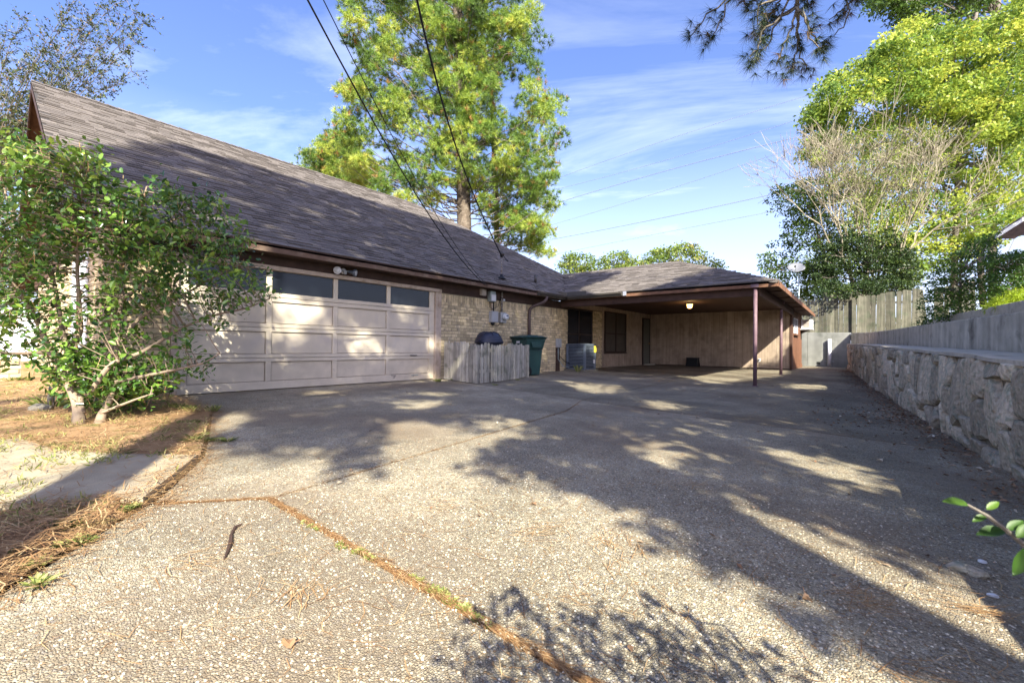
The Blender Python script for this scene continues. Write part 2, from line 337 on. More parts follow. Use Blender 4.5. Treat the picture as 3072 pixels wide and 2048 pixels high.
def bm_obj(bm, name, material, parent=None, kind=None, up=False):
    me = bpy.data.meshes.new(name); o0 = off(parent) if parent is not None else np.zeros(3)
    if parent is not None: bmesh.ops.translate(bm, vec=Vector(-o0), verts=bm.verts[:])
    if up:
        for f in bm.faces:
            f.normal_update()
            if f.normal.z < 0: f.normal_flip()
    bm.to_mesh(me); bm.free(); me.materials.append(material)
    ob = bpy.data.objects.new(name, me); COL.objects.link(ob)
    if parent is not None: ob.parent = parent
    if kind: ob['kind'] = kind
    return ob
def noisy(x, y, s=1.0, seed=0):
    return (np.sin(x * 1.7 * s + 1.3 + seed) * np.sin(y * 1.3 * s + .5 * seed) + .6 * np.sin(x * 3.9 * s + y * 2.7 * s + seed) + .4 * np.sin(y * 6.1 * s - x * 4.7 * s + 2 * seed)) / 2

g = bm_obj(sheet([(-150, -150), (150, -150), (150, 400), (-150, 400)], 50, -.55), 'ground', M['soil'], kind='structure', up=True)
bm_obj(sheet([(-8.3, -4), (2.2, -4), (1.6, 26.2), (-8.3, 26.2)], 1.0, -.035), 'soil_bed', M['soil'], kind='structure', up=True)
drive = bpy.data.objects.new('driveway', None); COL.objects.link(drive); drive['kind'] = 'structure'
slabs = [
    ([(-3.07, .60), (-2.712, 1.062), (-.6, 1.085), (1.40, 1.10), (1.75, -2.6), (-.45, -2.6), (-1.55, -.95), (-2.38, .045)], 'agg'),
    ([(-2.695, 1.115), (-.6, 1.128), (1.38, 1.14), (.80, 6.00), (-1.7, 6.185), (-3.68, 6.335), (-3.255, 5.2)], 'agg'),
    ([(-3.10, .65), (-3.975, 1.12), (-5.0, 1.45), (-6.04, 1.77), (-7.97, 1.89), (-7.97, 6.95), (-3.715, 6.395), (-3.285, 5.2), (-2.722, 1.125)], 'agg'),
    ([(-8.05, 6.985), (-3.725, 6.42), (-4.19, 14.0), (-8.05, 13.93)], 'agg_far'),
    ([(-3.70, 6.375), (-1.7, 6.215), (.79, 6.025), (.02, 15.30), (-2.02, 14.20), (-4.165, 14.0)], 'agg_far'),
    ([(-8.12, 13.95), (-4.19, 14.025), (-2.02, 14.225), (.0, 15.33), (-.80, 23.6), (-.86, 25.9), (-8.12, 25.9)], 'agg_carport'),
]
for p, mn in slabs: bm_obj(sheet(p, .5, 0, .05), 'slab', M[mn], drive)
# the lawn of bare ground and needles left of the drive, and the old path laid in it
lawn_poly = [(-7.97, 1.86), (-6.04, 1.74), (-5.0, 1.42), (-3.965, 1.085), (-3.10, .60), (-2.40, .02), (-1.57, -.98), (-.47, -2.6), (-.5, -9), (-40, -9), (-40, 60), (-19.2, 60), (-19.2, 1.2), (-7.97, 1.2)]
bl = sheet(lawn_poly, .45, .012)
for v in bl.verts:
    v.co.z += .020 * float(noisy(v.co.x, v.co.y, 1.4)) + .012 * float(noisy(v.co.x, v.co.y, 4, 2)) + .02 * min(1, max(0, (-v.co.x - 3) / 4))
bm_obj(bl, 'lawn', M['lawn'], kind='structure', up=True)
bm_obj(sheet([(-5.6, -.25), (-5.5, .22), (-4.75, .40), (-4.3, .72), (-3.93, 1.06), (-3.12, .59), (-3.5, .06), (-3.9, -.5), (-4.8, -.6)], .3, .036, .10), 'path', M['pathm'], kind='structure')

# ---- retaining walls on the right
SW0, SW1 = np.array([0.871, 4.85]), np.array([-.752, 23.0])
sdir = (SW1 - SW0) / np.linalg.norm(SW1 - SW0); snor = np.array([sdir[1], -sdir[0]])         # snor points away from the drive
def sw(s, o=0.0): return SW0 + sdir * s + snor * o                                            # s metres along the wall, o behind its face
def swtop(s): return float(np.interp(s, [-6, 0, 1.4, 3.9, 12.5, 18.3], [.56, .715, .765, .81, .97, 1.04]))
S_A, S_B = -6.0, 18.25
stone = thing('stone_wall', 'low retaining wall of rough irregular stones beside the drive with pale cap', 'stone wall', (*sw(6), 0))
b = MB()
ss = np.linspace(S_A, S_B, 40)
for i in range(len(ss) - 1):
    a, c = ss[i], ss[i + 1]
    for o0_, o1_ in ((.06, .70),):
        lo = [(*sw(a, o0_), -.5), (*sw(c, o0_), -.5), (*sw(c, o1_), -.5), (*sw(a, o1_), -.5)]
        hi = [(*sw(a, o0_ + .02), swtop(a) - .035), (*sw(c, o0_ + .02), swtop(c) - .035), (*sw(c, o1_), swtop(c) - .035), (*sw(a, o1_), swtop(a) - .035)]
        b.add(lo + hi, [(0, 3, 2, 1), (4, 5, 6, 7), (0, 1, 5, 4), (2, 3, 7, 6)] + ([(3, 0, 4, 7)] if i == 0 else []) + ([(1, 2, 6, 5)] if i == len(ss) - 2 else []))
b.build('mortar_bed', M['stonemortar'], stone)
# stones: cells of a jittered grid, each a low irregular boss proud of the mortar
def stone_cells():
    rows = 4; out = []
    pts = []
    s = S_A + 3.2
    while s < S_B - .05:
        w = random.uniform(.26, .46)
        off_ = random.uniform(-.09, .09)
        edges = sorted(random.uniform(.12, .88) for _ in range(random.choice((2, 2, 3))))
        edges = [0] + [e for i, e in enumerate(edges) if i == 0 or e - edges[i - 1] > .14] + [1]
        for i in range(len(edges) - 1): pts.append((s, w, edges[i], edges[i + 1]))
        s += w
    return pts
cells = stone_cells(); cells.sort(key=lambda c: c[0])
rest = MB(); nst = 0
def stone_mesh(B, s, w, e0, e1):
    sm, zz = s + w / 2, None
    g0 = float(gz(*sw(sm))) - .03; t = swtop(sm) - .03
    z0, z1 = g0 + (t - g0) * e0, g0 + (t - g0) * e1
    k = random.choice((6, 7, 8)); an = np.sort((np.arange(k) + np.array([random.uniform(-.28, .28) for _ in range(k)])) * 2 * math.pi / k)
    hw, hh = w * .5 + .008, (z1 - z0) * .5 + .006
    # square-ish outline that fills its cell, corners knocked off
    ring = []
    for q in an:
        c_, s_ = math.cos(q), math.sin(q); f = 1 / max(abs(c_), abs(s_)); f = min(f, 1.30) * random.uniform(.93, 1.06); ring.append((c_ * f, s_ * f))
    depth = random.uniform(.008, .036); V = []; slope = random.uniform(-.03, .03); slo2 = random.uniform(-.03, .03)
    for sc, d in ((1.0, .085), (.95, .012), (.80, .004 - depth * .6), ):
        for x, y in ring:
            p = sw(sm + x * hw * sc, d + slope * x + slo2 * y + random.uniform(-.006, .006) + .02); V.append((p[0], p[1], (z0 + z1) / 2 + y * hh * sc))
    p = sw(sm + random.uniform(-.2, .2) * hw, .020 - depth * random.uniform(.5, 1.0)); V.append((p[0], p[1], (z0 + z1) / 2 + random.uniform(-.2, .2) * hh))
    F = []
    for r in range(2):
        for j in range(k): F.append((r * k + j, r * k + (j + 1) % k, (r + 1) * k + (j + 1) % k, (r + 1) * k + j))
    F += [(2 * k + j, 2 * k + (j + 1) % k, 3 * k) for j in range(k)]
    B.add(V, F)
for c in cells:
    vis = c[0] > -.6
    if vis and nst < 290: B = MB(); stone_mesh(B, *c); B.build('stone', M['stone'], stone); nst += 1
    else: stone_mesh(rest, *c)
if rest.n: rest.build('small_stones', M['stone'], stone, kind='stuff')
b = MB()
for i in range(len(ss) - 1):
    a, c = ss[i], ss[i + 1]; j0, j1 = .018 * math.sin(a * 5.1), .018 * math.sin(c * 5.1)
    lo = [(*sw(a, .03 + j0), swtop(a) - .034), (*sw(c, .03 + j1), swtop(c) - .034), (*sw(c, .72), swtop(c) - .034), (*sw(a, .72), swtop(a) - .034)]
    hi = [(p[0], p[1], p[2] + .038 + .006 * math.sin(3 * p[1])) for p in lo]
    b.add(lo + hi, [(0, 3, 2, 1), (4, 5, 6, 7), (0, 1, 5, 4), (2, 3, 7, 6)])
b.build('wall_cap', M['cap'], stone)

def strip_wall(name, label, mat_, pts, thick, zb, parts=True):
    """pts: (x, y, ztop) along the face; the wall stands thick behind it; cast in bays, each bay a panel"""
    t = thing(name, label, 'concrete wall', (pts[0][0], pts[0][1], 0))
    for i in range(len(pts) - 1):
        p, q = np.array(pts[i]), np.array(pts[i + 1]); d = (q - p)[:2]; d /= np.linalg.norm(d); n_ = np.array([d[1], -d[0]]) * thick
        e = d * .004
        B = MB(); a2, b2 = p[:2] + e, q[:2] - e
        lo = [(*a2, zb), (*b2, zb), (*(b2 + n_), zb), (*(a2 + n_), zb)]; hi = [(*a2, p[2]), (*b2, q[2]), (*(b2 + n_), q[2]), (*(a2 + n_), p[2])]
        B.add(lo + hi, [(0, 3, 2, 1), (4, 5, 6, 7), (0, 1, 5, 4), (1, 2, 6, 5), (2, 3, 7, 6), (3, 0, 4, 7)]); B.build('panel', mat_, t, bevel=.012)
    return t
def w2(s, z): return (*sw(s, .74), z)
strip_wall('concrete_wall', 'long plain grey concrete wall set back on the ledge of the stone wall', M['concrete'],
           [w2(17.75, 1.51), w2(12.8, 1.42), w2(8.5, 1.365), w2(4.8, 1.30), w2(2.6, 1.26), w2(-.6, 1.19), w2(-6, 1.06)][::-1], .2, .2)
strip_wall('concrete_wall', 'upper pale concrete wall behind the long grey one, under the shrubs', M['cap'],
           [(*sw(17.2, 2.2), 1.93), (*sw(12.0, 2.2), 1.86), (*sw(8.2, 2.2), 1.82), (*sw(3, 2.3), 1.70), (*sw(-6, 2.5), 1.5)][::-1], .2, .2)
strip_wall('concrete_wall', 'dark concrete wall across the end of the drive behind the carport', M['concrete_dark'], [(-.70, 25.95, 1.61), (-2.4, 25.95, 1.64), (-8.0, 25.95, 1.66)], .22, -.3)
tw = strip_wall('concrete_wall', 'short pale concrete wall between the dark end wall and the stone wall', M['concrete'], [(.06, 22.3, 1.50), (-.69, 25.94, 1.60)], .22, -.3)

# the bank the neighbours' shrubs grow on
bb = bmesh.new(); rows = []
offs = [.93, 2.19]; 
for s in np.linspace(-6.5, 17.6, 18):
    z2 = float(np.interp(s, [-6, 2.6, 8.5, 17], [.98, 1.18, 1.28, 1.40]))
    rows.append([bb.verts.new((*sw(s, o), z2 + dz)) for o, dz in ((.93, -.05), (1.5, .05), (2.21, .12))])
for i in range(len(rows) - 1):
    for j in range(2): bb.faces.new((rows[i][j], rows[i + 1][j], rows[i + 1][j + 1], rows[i][j + 1]))
rows = []
for s in np.linspace(-14, 40, 28):
    z3 = float(np.interp(s, [-6, 3, 17], [1.42, 1.62, 1.86]))
    rows.append([bb.verts.new((*sw(s, o), z3 + dz + .06 * math.sin(s * 1.7 + o))) for o, dz in ((2.42, -.03), (4.5, .25), (8, .8), (14, 1.4), (40, 2.0))])
for i in range(len(rows) - 1):
    for j in range(4): bb.faces.new((rows[i][j], rows[i + 1][j], rows[i + 1][j + 1], rows[i][j + 1]))
rows = []
for y in (26.1, 30, 40, 70):
    rows.append([bb.verts.new((x, y, 1.50 + .012 * (y - 26) + .02 * max(0, x))) for x in (-18, -8, -2.4, 1.0, 3.0)])
for i in range(3):
    for j in range(4): bb.faces.new((rows[i][j], rows[i][j + 1], rows[i + 1][j + 1], rows[i + 1][j]))
bm_obj(bb, 'bank', M['bankm'], kind='structure', up=True)

# ================================================================ HOUSE
H = thing('brick_house', 'low tan brick house with garage door, brown shingle roof and open carport', 'house', (-7.92, 7.0, 0))
XW, XE, ZE = -7.92, -7.59, 2.44            # wall face, eave edge, eave height
P1 = .62                                   # pitch of the main roof
RX, RZ = -13.96, 2.44 + .62 * (13.96 - 7.59)
YL, YG = .62, 1.04                         # rake, gable wall
EY = 11.95                                 # wing eave
VT = (-9.60, 14.93, 3.69); WR = (-5.05, 14.93, 3.72); CE = (-1.68, EY, 2.42); CF = (-1.93, 24.0, 2.40); IN = (XE, EY, ZE); RE = (RX, 10.84, RZ)

# walls: mortar bodies
def body(name, lo, hi, m_): return MB().box(lo, hi).build(name, m_, H)
front = body('front_wall', (-8.12, 6.98, -.1), (XW - .010, 12.63, 2.30), M['mortar'])
pier = body('front_wall', (-8.12, YG + .010, -.1), (XW - .010, 1.78, 2.30), M['mortar'])
gable = MB().box((-18.2, YG + .010, -.1), (-8.125, YG + .2, 2.40)).build('gable_wall', M['mortar'], H)
body('rear_wall', (-18.2, 1.3, -.1), (-18.0, 12.6, 2.4), M['mortar'])
# bricks
BL, BH, BD, JT = .203, .067, .010, .010
bme = MB().box((0, -BL / 2, -BH / 2), (BD, BL / 2, BH / 2)).mesh('brick', (0, 0, 0), M['brick'])
cand = []
def courses(y0, y1, z1, wallpart):
    z = BH / 2 + .005; r = 0
    while z < z1:
        y = y0 + (BL / 2 if r % 2 == 0 else 0)
        while y - BL / 2 < y1 - .02:
            a, c = max(y0, y - BL / 2), min(y1, y + BL / 2)
            if c - a > .05: cand.append((wallpart, (a + c) / 2, z, (c - a)))
            y += BL + JT
        z += BH + JT; r += 1
    y = y0 + BH / 2
    while y < y1 - BH / 2: cand.append((wallpart, y, z1 + BL / 2 + .008, -1)); y += BH + JT
courses(6.99, 12.62, 1.83, front); courses(YG + .002, 1.77, 1.83, pier)
def vis(c):
    w, y, z, l = c
    if w is pier: return 50 + y
    hid = (z < .86 and 6.9 < y < 9.6) or (y < 9.95 and z < 1.0 and y > 9.0) or (y > 11.9 and z < .85)
    return y + (30 if hid else 0)
cand.sort(key=vis)
rb = {front: MB(), pier: MB()}
for i, (w, y, z, l) in enumerate(cand):
    dx = random.uniform(0, .005)
    if i < 295:
        o = put('brick', bme, w, (XW - BD + dx, y, z))
        if l < 0: o.rotation_euler = (R(90), 0, 0)
        else: o.scale = (1, l / BL, 1)
    else:
        hy, hz_ = (BH / 2, BL / 2) if l < 0 else (l / 2, BH / 2)
        rb[w].box((XW - BD, y - hy, z - hz_), (XW + dx, y + hy, z + hz_))
for w, B in rb.items():
    if B.n: B.build('brick_courses', M['brick'], w, kind='stuff')
B = MB()
for r in range(30):
    z = BH / 2 + .005 + r * (BH + JT); x = -18.2 + (BL / 2 if r % 2 else 0)
    while x < -8.13 + .1:
        a, c = max(-18.2, x - BL / 2), min(XW - .012, x + BL / 2)
        if not (-11.2 < x < -9.2) and c - a > .03: B.box((a, YG - random.uniform(0, .005), z - BH / 2), (c, YG + .010, z + BH / 2))
        x += BL + JT
B.build('brick_courses', M['brick'], gable, kind='stuff')
gd = MB().box((-11.0, YG - .012, .05), (-9.3, YG + .004, 2.2)).build('panel', M['white'], gable)
gd['label'] = 'white painted panel in the sunlit gable end'
MB().box((-10.2, YG - .03, .0), (-10.08, YG - .013, 2.3)).build('trim_board', M['redwood'], gable)
# gable triangle in dark boards
B = None
x = -20.0
tri = MB().prism([(XE - .3, YG + .012, 2.40), (RX, YG + .012, RZ - .12), (2 * RX - XE + .3, YG + .012, 2.40)], (0, .1, 0)).build('gable', M['darkwood'], H)
while x < -7.9:
    x1 = x + .29; zt = lambda q: min(RZ - .10 - P1 * abs(q - RX), RZ)
    if min(zt(x), zt(x1)) > 2.45:
        MB().prism([(x + .008, YG - .004, 2.38), (x1, YG - .004, 2.38), (x1, YG - .004, zt(x1)), (x + .008, YG - .004, zt(x))], (0, .016, 0)).build('siding_board', M['sidingdark'], tri)
    x += .30

# roof
roof = MB()
D = .03
def plane(pts): roof.prism([np.array(p) - [0, 0, .06] for p in pts], (0, 0, .055))
plane([(XE, YL, ZE), IN, VT, RE, (RX, YL, RZ)])
plane([(RX, YL, RZ), RE, (2 * RX - XE, 17.2, ZE), (2 * RX - XE, YL, ZE)])
plane([RE, VT, (-12.2, 17.4, 2.44), (2 * RX - XE, 17.2, ZE)])
plane([IN, CE, WR, VT]); plane([CE, CF, WR]); plane([CF, (-12.2, 24.0, 2.4), VT, WR])
roof = roof.build('roof', M['deck'], H)
def shingle_plane(o, ux, uy, poly, n0, near, single_left, rest):
    """o: origin on the eave; ux along the eave, uy up the slope (unit); poly in those coordinates"""
    nrm = np.cross(ux, uy); nrm *= np.sign(nrm[2]); out = []
    umin = min(p[0] for p in poly); umax = max(p[0] for p in poly); vmax = max(p[1] for p in poly)
    v = -.012; r = 0
    while v < vmax:
        u = umin - random.uniform(0, .3)
        while u < umax:
            w = random.choice((.17, .22, .26, .30, .33)); 
            if in_poly([(u + w / 2, v + .07)], poly)[0]: out.append((u, v, w, random.choice((.010, .010, .020, .024))))
            u += w + .004
        v += .142; r += 1
    return nrm, out
SHM = {}
def shingle_verts(o, ux, uy, nrm, u, v, w, t, lo_u, hi_u):
    u0, u1 = max(u, lo_u), min(u + w, hi_u); E_ = .152
    base = lambda a, c, h: o + ux * a + uy * c + nrm * h
    return [base(u0, v, -.004), base(u1, v, -.004), base(u1, v, t), base(u0, v, t), base(u1, v + E_, .003), base(u0, v + E_, .003)]
SF = [(0, 1, 2, 3), (3, 2, 4, 5), (0, 3, 5), (1, 4, 2)]
s1 = math.hypot(1, P1)
o1 = np.array([XE, 0, ZE]); ux1 = np.array([0, 1, 0.]); uy1 = np.array([-1, 0, P1]) / s1
vl = (13.96 - 7.59) * s1
poly1 = [(YL, -.02), (EY - .02, -.02), (14.93, (9.60 - 7.59) * s1), (10.84, vl), (YL, vl)]
n1, tabs1 = shingle_plane(o1, ux1, uy1, poly1, 0, 0, 0, 0)
tabs1.sort(key=lambda q: (q[0] < 3.0) * 100 + abs(q[0] - 3.6) * .8 + q[1] * .45)
rest = MB(); nsg = 0
for u, v, w, t in tabs1:
    V = shingle_verts(o1, ux1, uy1, n1, u, v, w, t, YL, 15)
    if nsg < 220: MB().add(V, SF).build('shingle', M['shingle'], roof); nsg += 1
    else: rest.add(V, SF)
p2 = (WR[2] - 2.43) / (14.93 - EY); s2 = math.hypot(1, p2)
o2 = np.array([0, EY, 2.43]); ux2 = np.array([1, 0, 0.]); uy2 = np.array([0, 1, p2]) / s2; v2 = (14.93 - EY) * s2
n2, tabs2 = shingle_plane(o2, ux2, uy2, [(XE + .03, -.02), (-1.68, -.02), (WR[0], v2), (VT[0], v2)], 0, 0, 0, 0)
tabs2.sort(key=lambda q: q[1])
for u, v, w, t in tabs2:
    V = shingle_verts(o2, ux2, uy2, n2, u, v, w, t, -12, -1.69)
    if nsg < 300: MB().add(V, SF).build('shingle', M['shingle'], roof); nsg += 1
    else: rest.add(V, SF)
rest.build('shingle_courses', M['shingle'], roof, kind='stuff')
# ridge, hip and valley caps
def caps(p, q, name='ridge_cap'):
    p, q = np.array(p), np.array(q); n_ = int(np.linalg.norm(q - p) / .2); B = MB()
    d = (q - p) / np.linalg.norm(q - p); s_ = np.cross(d, [0, 0, 1]); s_ /= np.linalg.norm(s_); u_ = np.cross(s_, d)
    for i in range(n_):
        a = p + d * .2 * i; e = a + d * .24
        V = [a - s_ * .13 - u_ * .05, a + u_ * .030, a + s_ * .13 - u_ * .05, e - s_ * .13 - u_ * .06, e + u_ * .012, e + s_ * .13 - u_ * .06]
        B.add(V, [(0, 1, 4, 3), (1, 2, 5, 4), (0, 2, 1)])
    return B.build(name, M['shingle'], roof)
caps((RX, YL, RZ), RE); caps(RE, VT, 'hip_cap'); caps(CE, WR, 'hip_cap'); caps(WR, VT)
MB().add([np.array(IN) + [-.16, 0, .02], np.array(IN) + [.02, .10, .02], np.array(VT) + [.02, .16, .02], np.array(VT) + [-.2, 0, .02], np.array(IN) + [-.07, .05, -.02], np.array(VT) + [-.1, .1, -.02]], [(0, 4, 5, 3), (4, 1, 2, 5)]).build('valley_flashing', mat('valley_needles', (.25, .15, .10), .9, .1, .3, 14, .6, 90, 0, (.14, .10, .085), (.45, .6)), roof)
# eaves: fascia, soffit, frieze
MB().box((XE - .03, YL + .02, 2.295), (XE, 12.0 - .09, 2.425)).build('fascia', M['fascia'], H, bevel=.004)
MB().box((XE - .005, YL, 2.412), (XE + .014, 11.9, 2.436)).build('drip_edge', M['darkwood'], H)
MB().box((XW + .02, YL + .05, 2.297), (XE - .032, 12.0, 2.312)).build('soffit', M['darkwood'], H)
MB().box((XW - .005, YG, 2.135), (XW + .022, 6.98, 2.296)).build('frieze_board', M['darkwood'], H)
MB().box((XW - .005, 6.985, 2.06), (XW + .022, 12.66, 2.296)).build('frieze_board', M['darkwood'], H)
for nm, ya, yb, m_ in (('rake_board', YL, YL + .03, 'darkwood'),):
    for sgn in (1, -1):
        xe = XE if sgn > 0 else 2 * RX - XE
        MB().prism([(xe, ya, ZE - .17), (RX, ya, RZ - .20), (RX, ya, RZ - .02), (xe, ya, ZE + .0)], (0, .03, 0)).build(nm, M[m_], H)
        MB().prism([(xe - sgn * .02, ya + .035, ZE - .10), (RX, ya + .035, RZ - .12), (RX, YG, RZ - .12), (xe - sgn * .02, YG, ZE - .10)], (0, 0, .02)).build('soffit', M['sidingdark'], H)
# wing eaves
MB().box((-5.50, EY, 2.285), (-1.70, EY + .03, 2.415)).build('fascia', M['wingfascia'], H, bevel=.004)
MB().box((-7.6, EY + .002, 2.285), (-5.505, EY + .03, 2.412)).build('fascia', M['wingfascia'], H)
MB().prism([(-1.70, EY, 2.285), (-1.95, 24.0, 2.27), (-1.95, 24.0, 2.39), (-1.70, EY, 2.415)], (.03, 0, 0)).build('fascia', mat('sunlit_fascia', (.215, .105, .06), .7, .25, .2, 6, .3, 50, 0, (.17, .085, .05), (.45, .6)), H)  # lighter copy of the wing fascia, sunlight put into its colour
MB().prism([(-8.08, EY + .035, 2.375), (-1.705, EY + .035, 2.375), (-1.955, 23.95, 2.36), (-8.08, 23.95, 2.36)], (0, 0, .02)).build('ceiling', M['ceil'], H)
for yy in (13.6, 15.4, 17.2, 19.0, 20.8): MB().box((-2.12 - .02 * (yy - 12), yy, 2.345), (-1.80 - .02 * (yy - 12), yy + .09, 2.374)).build('lookout', M['ceil'], H)
MB().box((-7.88, 12.12, 2.10), (-2.10, 12.22, 2.372)).build('beam', M['ceil'], H, bevel=.006)
MB().prism([(-2.22, 12.225, 2.12), (-2.40, 20.15, 2.12), (-2.40, 20.15, 2.372), (-2.22, 12.225, 2.372)], (.10, 0, 0)).build('beam', M['ceil'], H, bevel=.006)
for x, y in ((-2.17, 12.02), (-2.28, 16.85)):
    g0 = float(gz(x, y))
    p = MB().lathe([(.045, g0 - .01), (.045, 2.30)], (x, y, 0), 18).build('post', M['post'], H, smooth=True)
    MB().box((x - .085, y - .085, 2.296), (x + .085, y + .085, 2.372)).build('post_cap', M['post'], p)
    MB().lathe([(.075, g0), (.075, g0 + .012), (.054, g0 + .016)], (x, y, 0), 18).build('base_plate', M['post'], p)

# gutter with end cap, guard and downspout
def gutter(p, q, out):
    p, q, o_ = np.array(p, float), np.array(q, float), np.array(out, float)
    prof = [(0, .10), (0, 0), (.075, 0), (.085, .03), (.115, .06), (.12, .10), (.128, .10), (.124, .055), (.093, .025), (.082, -.006), (-.006, -.006), (-.006, .10)]
    B = MB(); V = [p + o_ * a + [0, 0, c] for a, c in prof] + [q + o_ * a + [0, 0, c] for a, c in prof]; n_ = len(prof)
    B.add(V, [(i, (i + 1) % n_, n_ + (i + 1) % n_, n_ + i) for i in range(n_)])
    B.add([p + o_ * a + [0, 0, c] for a, c in prof[:6]], [(0, 1, 2, 3, 4, 5)]); B.add([q + o_ * a + [0, 0, c] for a, c in prof[:6]], [(0, 1, 2, 3, 4, 5)])
    return B.build('gutter', M['gutter'], H)
gutter((XE + .004, 10.40, 2.305), (XE + .004, EY - .005, 2.305), (1, 0, 0))
gutter((XE + .13, EY - .004, 2.305), (-5.62, EY - .004, 2.315), (0, -1, 0))
MB().box((-5.60, EY - .03, 2.31), (-5.50, EY - .002, 2.435)).build('tin_patch', M['tin'], H)
MB().prism([(XE - .35, EY - .52, 2.44), (XE + .10, EY - .10, 2.42), (XE + .10, EY - .10, 2.53), (XE - .35, EY - .52, 2.56)], (.015, .0, 0)).build('splash_guard', M['gutter'], H)
MB().prism([(XE + .115, EY - .085, 2.42), (XE + .75, EY + .01, 2.43), (XE + .75, EY + .01, 2.55), (XE + .115, EY - .085, 2.53)], (0, .015, 0)).build('splash_guard', M['gutter'], H)
ds = MB(); ds.tube([(XE + .07, 10.80, 2.30), (XE + .07, 10.78, 2.22), (XE + .03, 10.70, 2.12), (XW + .12, 10.47, 1.99), (XW + .06, 10.42, 1.90), (XW + .055, 10.40, 1.75), (XW + .055, 10.40, .12)], .048, 10)
ds.build('downspout', mat('downspout', (.085, .055, .048), .45, .4, .15, 8), H, smooth=True)

# garage door
GD = MB().box((-8.03, 1.86, .02), (-7.995, 6.80, 2.12)).build('garage_door', M['casing'], H)  # darker body behind the panel grooves, shadow lines put into its colour
cols_ = [1.862] + [3.137, 4.334, 5.531] + [6.80]
zr = [(.02, .155), (.49, .62), (1.00, 1.14), (1.52, 1.675), (2.055, 2.12)]
XD = -7.985
def boxp(lo, hi, name, m_, par, bv=.004): return MB().box(lo, hi).build(name, m_, par, bevel=bv)
for i, (a, c) in enumerate(zr):
    md = M['doorwear'] if i == 0 else M['doorpaint']
    if i in (0, 4): boxp((XD, 1.87, a), (XD + .035, 6.795, c), 'rail', md, GD)
    else:
        mid = (a + c) / 2
        boxp((XD, 1.87, a), (XD + .035, 6.795, mid - .004), 'rail', md, GD); boxp((XD, 1.87, mid + .004), (XD + .035, 6.795, c), 'rail', md, GD)
for r in range(4):
    z0, z1 = zr[r][1] + .001, zr[r + 1][0] - .001; st = [(1.87, 1.985)] + [(y - .045, y + .045) for y in cols_[1:4]] + [(6.652, 6.795)]
    for a, c in st: boxp((XD, a, z0), (XD + .034, c, z1), 'stile', M['doorwear'] if r == 0 else M['doorpaint'], GD)
    for k_ in range(4):
        a, c = st[k_][1], st[k_ + 1][0]
        if r == 3: boxp((XD + .004, a + .004, z0), (XD + .010, c - .004, z1), 'window_pane', M['glass'], GD, 0)
        else:
            B = MB(); B.box((XD + .001, a + .011, z0 + .011), (XD + .012, c - .011, z1 - .011)); B.build('panel', M['doorwear'] if r == 0 else M['doorpaint'], GD, bevel=.003)
for y in (6.2,):
    boxp((XD + .036, y - .09, .56), (XD + .058, y + .09, .575), 'handle', M['black'], GD, .004)
    boxp((XD + .036, 6.15, .110), (XD + .052, 6.33, .128), 'handle', M['galv'], GD, .004)
boxp((-8.0, 6.802, 0), (XW + .022, 6.972, 2.055), 'door_casing', M['casing'], H)
boxp((-8.0, 1.78, 0), (XW + .022, 1.858, 2.055), 'door_casing', M['casing'], H)
boxp((-8.0, 1.78, 2.058), (XW + .03, 6.972, 2.132), 'door_casing', M['casing'], H)
boxp((-8.06, 1.80, -.04), (-7.93, 6.95, .004), 'threshold', M['pathm'], H, 0)
boxp((-7.9, 6.87, 1.72), (-7.885, 6.905, 1.93), 'latch', M['casing'], H, .003)

# recessed carport wall, windows, door
SX = -8.10
body('carport_wall', (-8.25, 12.64, -.1), (SX - .02, 20.3, 2.372), M['siding'])
cw = body('carport_wall', (-8.1, 20.22, -.1), (-2.42, 20.35, 2.372), M['darkwood'])
B = MB()
for r in range(28):
    z = BH / 2 + .005 + r * (BH + JT)
    for q in range(5):
        y0 = 14.64 + (0 if r % 2 else -.1) + q * (BL + JT); a, c = max(14.64, y0), min(15.42, y0 + BL)
        if c - a > .03: B.box((SX - .02, a, z - BH / 2), (SX + random.uniform(0, .004), c, z + BH / 2))
pb = MB().box((SX - .021, 14.63, 0), (SX - .012, 15.44, 2.2)).build('carport_pier', M['mortar'], H); B.build('brick_courses', M['brick'], pb, kind='stuff')
def boards(axis, c0, c1, fixed, z0, z1, w, skip=(), par=H, m_=None, name='siding_board'):
    c = c0
    while c < c1 - .01:
        e = min(c + w, c1)
        segs = [(z0, z1)]
        for a, b_, za, zb in skip:
            if c < b_ - .01 and e > a + .01: segs = [s_ for s_ in ((z0, za), (zb, z1)) if s_[1] - s_[0] > .02]
        for za, zb in segs:
            d = random.uniform(0, .002)
            if axis == 'y': MB().box((fixed - .019, c + .006, za), (fixed + d, e - .001, zb)).build(name, m_ or M['siding'], par)
            else: MB().box((c + .006, fixed - d, za), (e - .001, fixed + .019, zb)).build(name, m_ or M['siding'], par)
        c = e
boards('y', 15.45, 20.19, SX, .02, 2.372, .30, [(15.62, 17.57, .58, 2.23), (19.33, 20.3, .0, 2.17)])
boards('x', -8.08, -2.42, 20.20, .03, 2.372, .305, par=cw)
MB().box((-2.44, 20.185, 0), (-2.36, 20.36, 2.37)).build('corner_board', M['ceil'], H)
